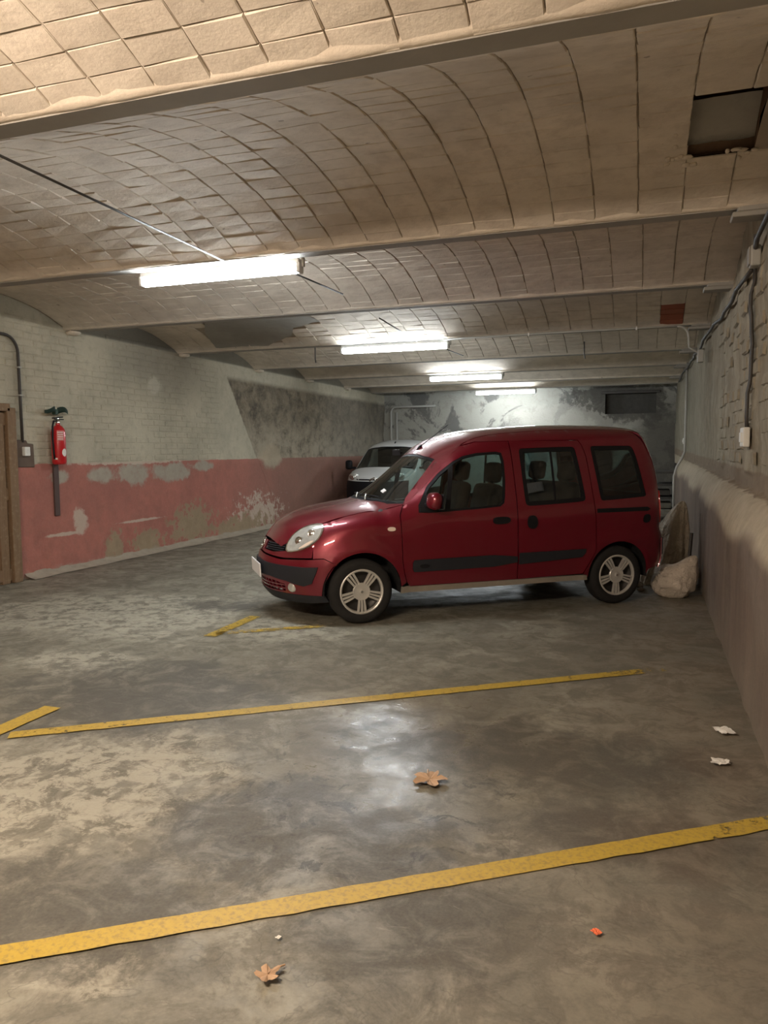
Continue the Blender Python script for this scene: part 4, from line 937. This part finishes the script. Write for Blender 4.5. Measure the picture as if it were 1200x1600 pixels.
# nose
NOSE = fpoly((-68.8, .594), (-45, .582), (-22, .594), (0, .606), (22, .594), (45, .582), (68.8, .594), (66.6, .715), (64, .76), (58, .78), (45, .722), (30, .705), (0, .700), (-30, .705), (-45, .722), (-58, .78), (-64, .76), (-66.6, .715))
GR = {s: fpoly((s*9, .625), (s*31, .620), (s*45, .640), (s*42.6, .712), (s*20.5, .702), (s*9, .700)) for s in (-1, 1)}
panel('nose_panel', M['red'], van, sh, 'front', NOSE, [GR[-1], GR[1]], step=.03)
for s in (-1, 1):
    g = panel('grille', M['black'], van, sh, 'front', GR[s], proud=-.025, rim=0)
    for z in (.640, .658, .676, .694): panel('slat', M['trim'], g, sh, 'front', fpoly((s*9.5, z-.005), (s*42, z-.003), (s*42, z+.004), (s*9.5, z+.003)), proud=-.003, rim=.02)
    HL = chaikin(fpoly((s*45.8, .632), (s*43.2, .711), (s*43.6, .793), (s*49.2, .864), (s*57.4, .885), (s*62.9, .868), (s*66.9, .815), (s*67.6, .738), (s*63, .672), (s*53.6, .636)), 1)
    h = panel('headlight', M['lens'], van, sh, 'front', HL, proud=.006, rim=.03, step=.02)
    panel('headlight_rim', M['chrome'], h, sh, 'front', HL, [inset(HL, .010)], proud=.009, rim=.01, step=.015)
    for a, z, r in ((53, .735, .036), (59, .80, .034)):
        cpt = [float(q) for q in sh.polar(math.radians(s*a), z)]; dirv = Vector((-math.cos(math.radians(a)), s*math.sin(math.radians(a)), .25)).normalized()
        Mx = Matrix.Translation(Vector(cpt)+dirv*.004) @ dirv.to_track_quat('Z', 'Y').to_matrix().to_4x4()
        MB().lathe([(0, .012), (r*.5, .010), (r*.85, .004), (r, .008), (r*1.06, .0)], 20, Mx).build('reflector', M['chrome'], h, smooth=True)
    panel('indicator', M['amber'], h, sh, 'front', chaikin(fpoly((s*55, .655), (s*62, .69), (s*65.5, .745), (s*62, .735)), 1), proud=.010, rim=.01, step=.015)
def fp(a, z, o=0.0):
    c = Vector([float(q) for q in sh.polar(math.radians(a), z)]); d = Vector((-math.cos(math.radians(a)), math.sin(math.radians(a)), 0)); return c+d*o
em = MB()
dia = [(0, .052), (.036, 0), (0, -.052), (-.036, 0)]; c0 = fp(0, .665, .006); tilt = Matrix.Rotation(.45, 4, 'Y')
for i in range(4):
    a, b = Vector((0, *dia[i])), Vector((0, *dia[(i+1) % 4])); em.tube([c0+tilt @ a, c0+tilt @ ((a+b)/2)+Vector((-.006, 0, 0)), c0+tilt @ b], .0095, 6)
em.build('emblem', M['chrome'], van, smooth=True, label='chrome diamond emblem')
panel('emblem_surround', M['red'], van, sh, 'front', fpoly((-9, .62), (9, .62), (9, .705), (-9, .705)), proud=.003)
# bumper
def cv(x, z, s): return (math.degrees(sh.phi_of(x, s*float(sh.Y(x, z)), z)), z)
arcside = [q for q in FA if q[0] < -.20 and .27 < q[1] < .53]
RB = lambda s: [cv(x-.012, z, s) for x, z in arcside]
seamL = [(-86.5, .532), (-77, .586), (-69.4, .579), (-43, .565), (-21, .579), (0, .590)]
A_ = RB(1); A_.sort(key=lambda q: q[1])
BUMP = fpoly(*([(-a, z) for a, z in A_[::-1]]+[(-74, .262), (-45, .262), (0, .266), (45, .262), (74, .262)]+A_+[(-a, z) for a, z in seamL[:-1]]+seamL[::-1]))
# order: left arch top->bottom, bottom left->right, right arch bottom->top, seam right->left
BUMP = fpoly(*([(-a, z) for a, z in A_[::-1]]+[(-74, .262), (-45, .262), (0, .266), (45, .262), (74, .262)]+A_+[(86.5, .532), (77, .586), (69.4, .579), (43, .565), (21, .579), (0, .590), (-21, .579), (-43, .565), (-69.4, .579), (-77, .586), (-86.5, .532)]))
LG = fpoly((-46, .285), (-30, .278), (0, .278), (30, .278), (46, .285), (48, .350), (36, .372), (0, .382), (-36, .372), (-48, .350))
bp = panel('bumper', M['red'], van, sh, 'front', BUMP, [LG], step=.03, proud=.004)
RUB = fpoly((0, .528), (31, .520), (51, .517), (65, .512), (74.5, .516), (73.5, .47), (70.3, .374), (64.3, .348), (58, .362), (51, .383), (31.6, .406), (0, .408), (-31.6, .406), (-51, .383), (-58, .362), (-64.3, .348), (-70.3, .374), (-73.5, .47), (-74.5, .516), (-65, .512), (-51, .517), (-31, .520))
panel('rub_strip', M['trim'], bp, sh, 'front', RUB, proud=.016, rim=.016)
panel('lower_grille', M['black'], bp, sh, 'front', LG, proud=-.03, rim=0)
for z in (.305, .338): panel('grille_bar', M['red'], bp, sh, 'front', fpoly((-47, z-.006), (0, z-.008), (47, z-.006), (47, z+.006), (0, z+.006), (-47, z+.006)), proud=-.004, rim=.02)
for a in range(-42, 43, 6): panel('grille_bar', M['red'], bp, sh, 'front', fpoly((a-.5, .283), (a+.5, .283), (a+.5, .372), (a-.5, .372)), proud=-.008, rim=.02, step=.03)
for s in (-1, 1):
    dirv = Vector((-math.cos(math.radians(52)), s*math.sin(math.radians(52)), 0)); Mx = Matrix.Translation(fp(s*53.7, .326, -.002)) @ dirv.to_track_quat('Z', 'Y').to_matrix().to_4x4()
    MB().lathe([(0, .020), (.025, .018), (.040, .010), (.045, .0), (.047, -.02)], 24, Mx).build('fog_light', M['lens'], bp, smooth=True)
LIP = fpoly((-75.5, .205), (-60, .190), (0, .188), (60, .190), (75.5, .205), (76, .262), (45, .266), (0, .268), (-45, .266), (-76, .262))
panel('bumper_lip', M['trim'], bp, sh, 'front', LIP, proud=.008, rim=.04)
pl_ = MB().box((0, 0, 0), (.012, .52, .125), .004); pl_.build('license_plate', M['plate'], van, loc=tuple(fp(0, .445, .034)), rot=(0, -.05, 0), label='blank white license plate')
# tail
for s in (-1, 1): pass
TG = fpoly((-65.2, .40), (65.2, .40), (65.2, 1.10), (64, 1.60), (60, 1.705), (30, 1.715), (-30, 1.715), (-60, 1.705), (-64, 1.60), (-65.2, 1.10))
TWN = chaikin(fpoly((-50, 1.06), (50, 1.06), (52, 1.10), (50, 1.56), (46, 1.60), (-46, 1.60), (-50, 1.56), (-52, 1.10)), 1)
tg = panel('tailgate', M['red'], van, sh, 'rear', TG, [TWN], step=.05)
panel('window_pane', M['glass'], tg, sh, 'rear', inset(TWN, -.004), proud=-.006, rim=0, step=.09)
for s in (-1, 1): panel('tail_light', M['taill'], van, sh, 'rear', chaikin(fpoly((s*66.2, .78), (s*66.6, 1.10), (s*57, 1.10), (s*55, .78)), 1), proud=.010, rim=.012)
rb_ = panel('rear_bumper', M['red'], van, sh, 'rear', fpoly((-66.3, .33), (66.3, .33), (66.3, .63), (40, .66), (0, .66), (-40, .66), (-66.3, .63)), proud=.008, rim=.012)
panel('rub_strip', M['trim'], rb_, sh, 'rear', fpoly((-66.2, .46), (66.2, .46), (66.2, .625), (-66.2, .625)), proud=.020, rim=.014)
# inside and underneath
un = MB().box((1.3, 0, .30), (1.86, 1.48, .10), .02).box((1.3, 0, .36), (3.4, 1.0, .10), .02)
for x in (.015, 2.605):
    for s in (-1, 1):
        P = np.array([[(x+r*math.cos(a), s*y, .288+r*math.sin(a)) for y in (.77, .50)] for r in (.352,) for a in np.linspace(-.1, math.pi+.1, 20)]); un.grid(P)
        un.add([(x+.36*math.cos(a), s*.50, .288+.36*math.sin(a)) for a in np.linspace(-.1, math.pi+.1, 20)], [tuple(range(20))])
un.box((-.42, 0, .34), (.35, 1.0, .2), .02).build('underbody', M['dark'], van)
MB().box((.30, 0, .80), (.25, 1.36, .40), .05).box((.40, 0, .96), (.34, 1.34, .10), .04).box((.52, -.36, .99), (.20, .40, .10), .04).build('dashboard', M['dash'], van, smooth=True, angle=50)
stw = MB(); ring = [Vector((.18*math.cos(a)*.0, .18*math.cos(a), .18*math.sin(a))) for a in np.linspace(0, 2*math.pi, 25)]
Mst = Matrix.Translation((.66, -.36, 1.00)) @ Matrix.Rotation(.45, 4, 'Y'); stw.tube([Mst @ v for v in ring], .014, 8, False); stw.tube([Mst @ Vector((0, -.17, 0)), Mst @ Vector((.01, .17, 0))], .014); stw.tube([Mst @ Vector((0, 0, 0)), (.50, -.36, .96)], .025)
stw.build('steering_wheel', M['black'], van, smooth=True)
seat(van, 1.02, -.38, .50); seat(van, 1.02, .38, .50); seat(van, 1.88, 0, 1.22, 'rear_bench', .50, 2)
MB().box((.60, .02, 1.50), (.02, .22, .06), .01).tube([(.66, .02, 1.50), (.62, .02, 1.50)], .01).build('rear_view_mirror', M['black'], van)
MB().box((2.80, 0, .62), (.75, 1.20, .5), .03).build('load_floor', M['seat'], van)
STX, STY = .355, -.315
panel('windscreen_sticker', M['plate'], w_, sh, 'top', [(STX-.018, STY-.036), (STX+.018, STY-.036), (STX+.018, STY+.036), (STX-.018, STY+.036)], proud=.003, rim=.004, step=.02, label='small white square sticker on the windscreen')

# ---------------------------------------------------------------- the white van in the far left corner
WHT = Shell(top=[(0, .45), (.02, .70), (.05, .84), (.10, .92), (.28, 1.01), (.74, 1.17), (.82, 1.205), (1.0, 1.33), (1.4, 1.60), (1.58, 1.69), (1.8, 1.745), (2.2, 1.795), (3.6, 1.79), (4.0, 1.74), (4.3, 1.5)],
 yt=[(0, .74), (.6, .74), (1.0, .72), (1.5, .68), (4.4, .68)], drop=[(0, .07), (.7, .08), (1.0, .15), (1.4, .13), (1.8, .10), (4.4, .10)], pw=[(0, 2.8), (.7, 2.8), (1, 2.2), (1.8, 2.8), (4.4, 2.8)],
 side=[(.15, .80), (.4, .83), (.8, .845), (1.05, .835), (1.3, .79), (1.6, .715), (1.8, .66)], nose=[(.15, .12), (.25, .03), (.45, 0), (.70, .015), (.84, .05), (.92, .10), (1.0, .05), (1.3, -.3)],
 tail=[(.2, 4.0), (.5, 4.1), (1.2, 4.08), (1.6, 4.0), (1.8, 3.8)], hw=.845, nk=.42, nn=2.8, tk=.14, tn=3.2)
wv = empty('van', (-5.62, 15.85, 0), math.pi/2, label='white panel van with black bumper in the far left corner', cat='van')
# local x runs back into the garage, local y to the left of the picture
s2 = WHT
ws2 = [(.80+.74*i/6, .735-.075*i/6) for i in range(7)]
W2 = [(x, -y+.008) for x, y in ws2]+[(1.47, -.40), (1.44, 0), (1.47, .40)]+[(x, y-.008) for x, y in ws2[::-1]]+[(.74, .6), (.71, .3), (.70, 0), (.71, -.3), (.74, -.6)]
w2 = panel('windscreen', M['darkglass'], wv, s2, 'top', W2, proud=-.004, rim=0, step=.08); panel('windscreen_seal', M['black'], w2, s2, 'top', W2, [inset(W2, .03)], rim=.02, step=.05)
panel('bonnet', M['vanwhite'], wv, s2, 'top', [(.13, -.56), (.095, -.3), (.085, 0), (.095, .3), (.13, .56), (.30, .70), (.78, .742), (.735, .6), (.705, .3), (.695, 0), (.705, -.3), (.735, -.6), (.78, -.742), (.30, -.70)], step=.05)
y2 = lambda x: .655
r2 = np.linspace(1.56, 3.95, 12)
panel('roof', M['vanwhite'], wv, s2, 'top', [(1.545, -.652), (1.475, -.40), (1.445, 0), (1.475, .40), (1.545, .652)]+[(x, .645) for x in r2]+[(x, -.645) for x in r2[::-1]], step=.09, rim=.02)
te = [(x, float(s2.Z(x, y))-.001) for x, y in ws2]+[(x, float(s2.Z(x, .65))-.001) for x in r2]
FA2 = arcpts(.88, .31, .36, 180, 0, 20); RA2 = arcpts(3.40, .31, .36, 180, 0, 20)
D2 = chaikin([(1.02, 1.06), (1.46, 1.50), (1.52, 1.54), (2.02, 1.56), (2.06, 1.53), (2.06, 1.03)], 1)
B2 = te+[(3.93, 1.60), (3.98, 1.2), (3.98, .35), (3.78, .31)]+RA2[::-1]+[(3.02, .30), (1.25, .30)]+FA2[::-1]+[(.50, .31), (.30, .55), (.26, .86), (.30, .97), (.55, 1.07), (.74, 1.13)]
for sg in (-1, 1):
    b = panel('body_side', M['vanwhite'], wv, s2, 'side', B2, [D2], sgn=sg, step=.06)
    panel('window_pane', M['darkglass'], b, s2, 'side', D2, sgn=sg, proud=-.006, rim=0, step=.1)
    panel('side_moulding', M['black'], b, s2, 'side', [(1.3, .50), (3.0, .50), (3.0, .64), (1.3, .64)], sgn=sg, proud=.012)
    o = MB().box((0, 0, 0), (.12, .17, .22), .05).build('wing_mirror', M['black'], wv, smooth=True, loc=(1.02, sg*.95, 1.20)); MB().box((0, -sg*.11, -.07), (.06, .12, .05), .015).build('mirror_arm', M['black'], o)
    hl = chaikin(fpoly((sg*46, .865), (sg*42, .93), (sg*48, 1.0), (sg*58, 1.03), (sg*66, 1.0), (sg*68, .90), (sg*60, .855)), 1)
    c_ = MB(); a_ = 53; Vb, Fb = blob_mesh(.09, .125, .115, 3, 0.02, 1, 3)
    pz = [float(q) for q in s2.polar(math.radians(sg*48), .925)]
    h = mesh_obj('headlight', Vb, Fb, M['lens'], wv, True, loc=(pz[0]+.055, pz[1], pz[2]+.015), rot=(0, -.35, -sg*.5))
    for r, q in ((.05, .0), (.035, .055)):
        Mx = Matrix.Translation((-.083, sg*(q-.03), .015+q*.4)) @ Matrix.Rotation(-H_, 4, 'Y'); MB().lathe([(0, .012), (r*.5, .01), (r*.9, .004), (r, .012), (r*1.08, 0)], 18, Mx).build('reflector', M['chrome'], h, smooth=True)
    wheel(wv, .88, sg*.74, sg, R=.31, cap=False); wheel(wv, 3.40, sg*.74, sg, R=.31, cap=False)
bp2 = panel('bumper', M['black'], wv, s2, 'front', fpoly((-66, .22), (0, .20), (66, .22), (67, .86), (40, .845), (0, .835), (-40, .845), (-67, .86)), proud=.018, rim=.05, step=.05)
panel('nose_panel', M['vanwhite'], wv, s2, 'front', fpoly((-52, .85), (52, .85), (52, .955), (30, .93), (0, .925), (-30, .93), (-52, .955)), step=.04, proud=-.002, rim=.0)
panel('grille', M['black'], wv, s2, 'front', fpoly((-38, .872), (38, .872), (40, .90), (0, .895), (-40, .90)), proud=.004)
ch = MB()
for k in (0, 1): ch.tube([Vector([float(q) for q in s2.polar(math.radians(a), z)])+Vector((-.02, 0, 0)) for a, z in ((-9, .86+.03*k), (0, .905+.03*k), (9, .86+.03*k))], .011, 6)
ch.build('emblem', M['chrome'], wv, smooth=True, label='double chevron emblem')
MB().box((2.2, 0, .38), (3.4, 1.3, .16), .02).box((.62, 0, .78), (.5, 1.2, .35), .05).build('underbody', M['dark'], wv)
seat(wv, 1.75, .38, .5); seat(wv, 1.75, -.38, .5)
MB().box((2.35, 0, 1.1), (.05, 1.36, 1.2), .01).build('bulkhead', M['seat'], wv)
MB().tube([(1.62, 0, 1.69), (1.67, 0, 1.735)], .018).build('aerial', M['black'], wv)
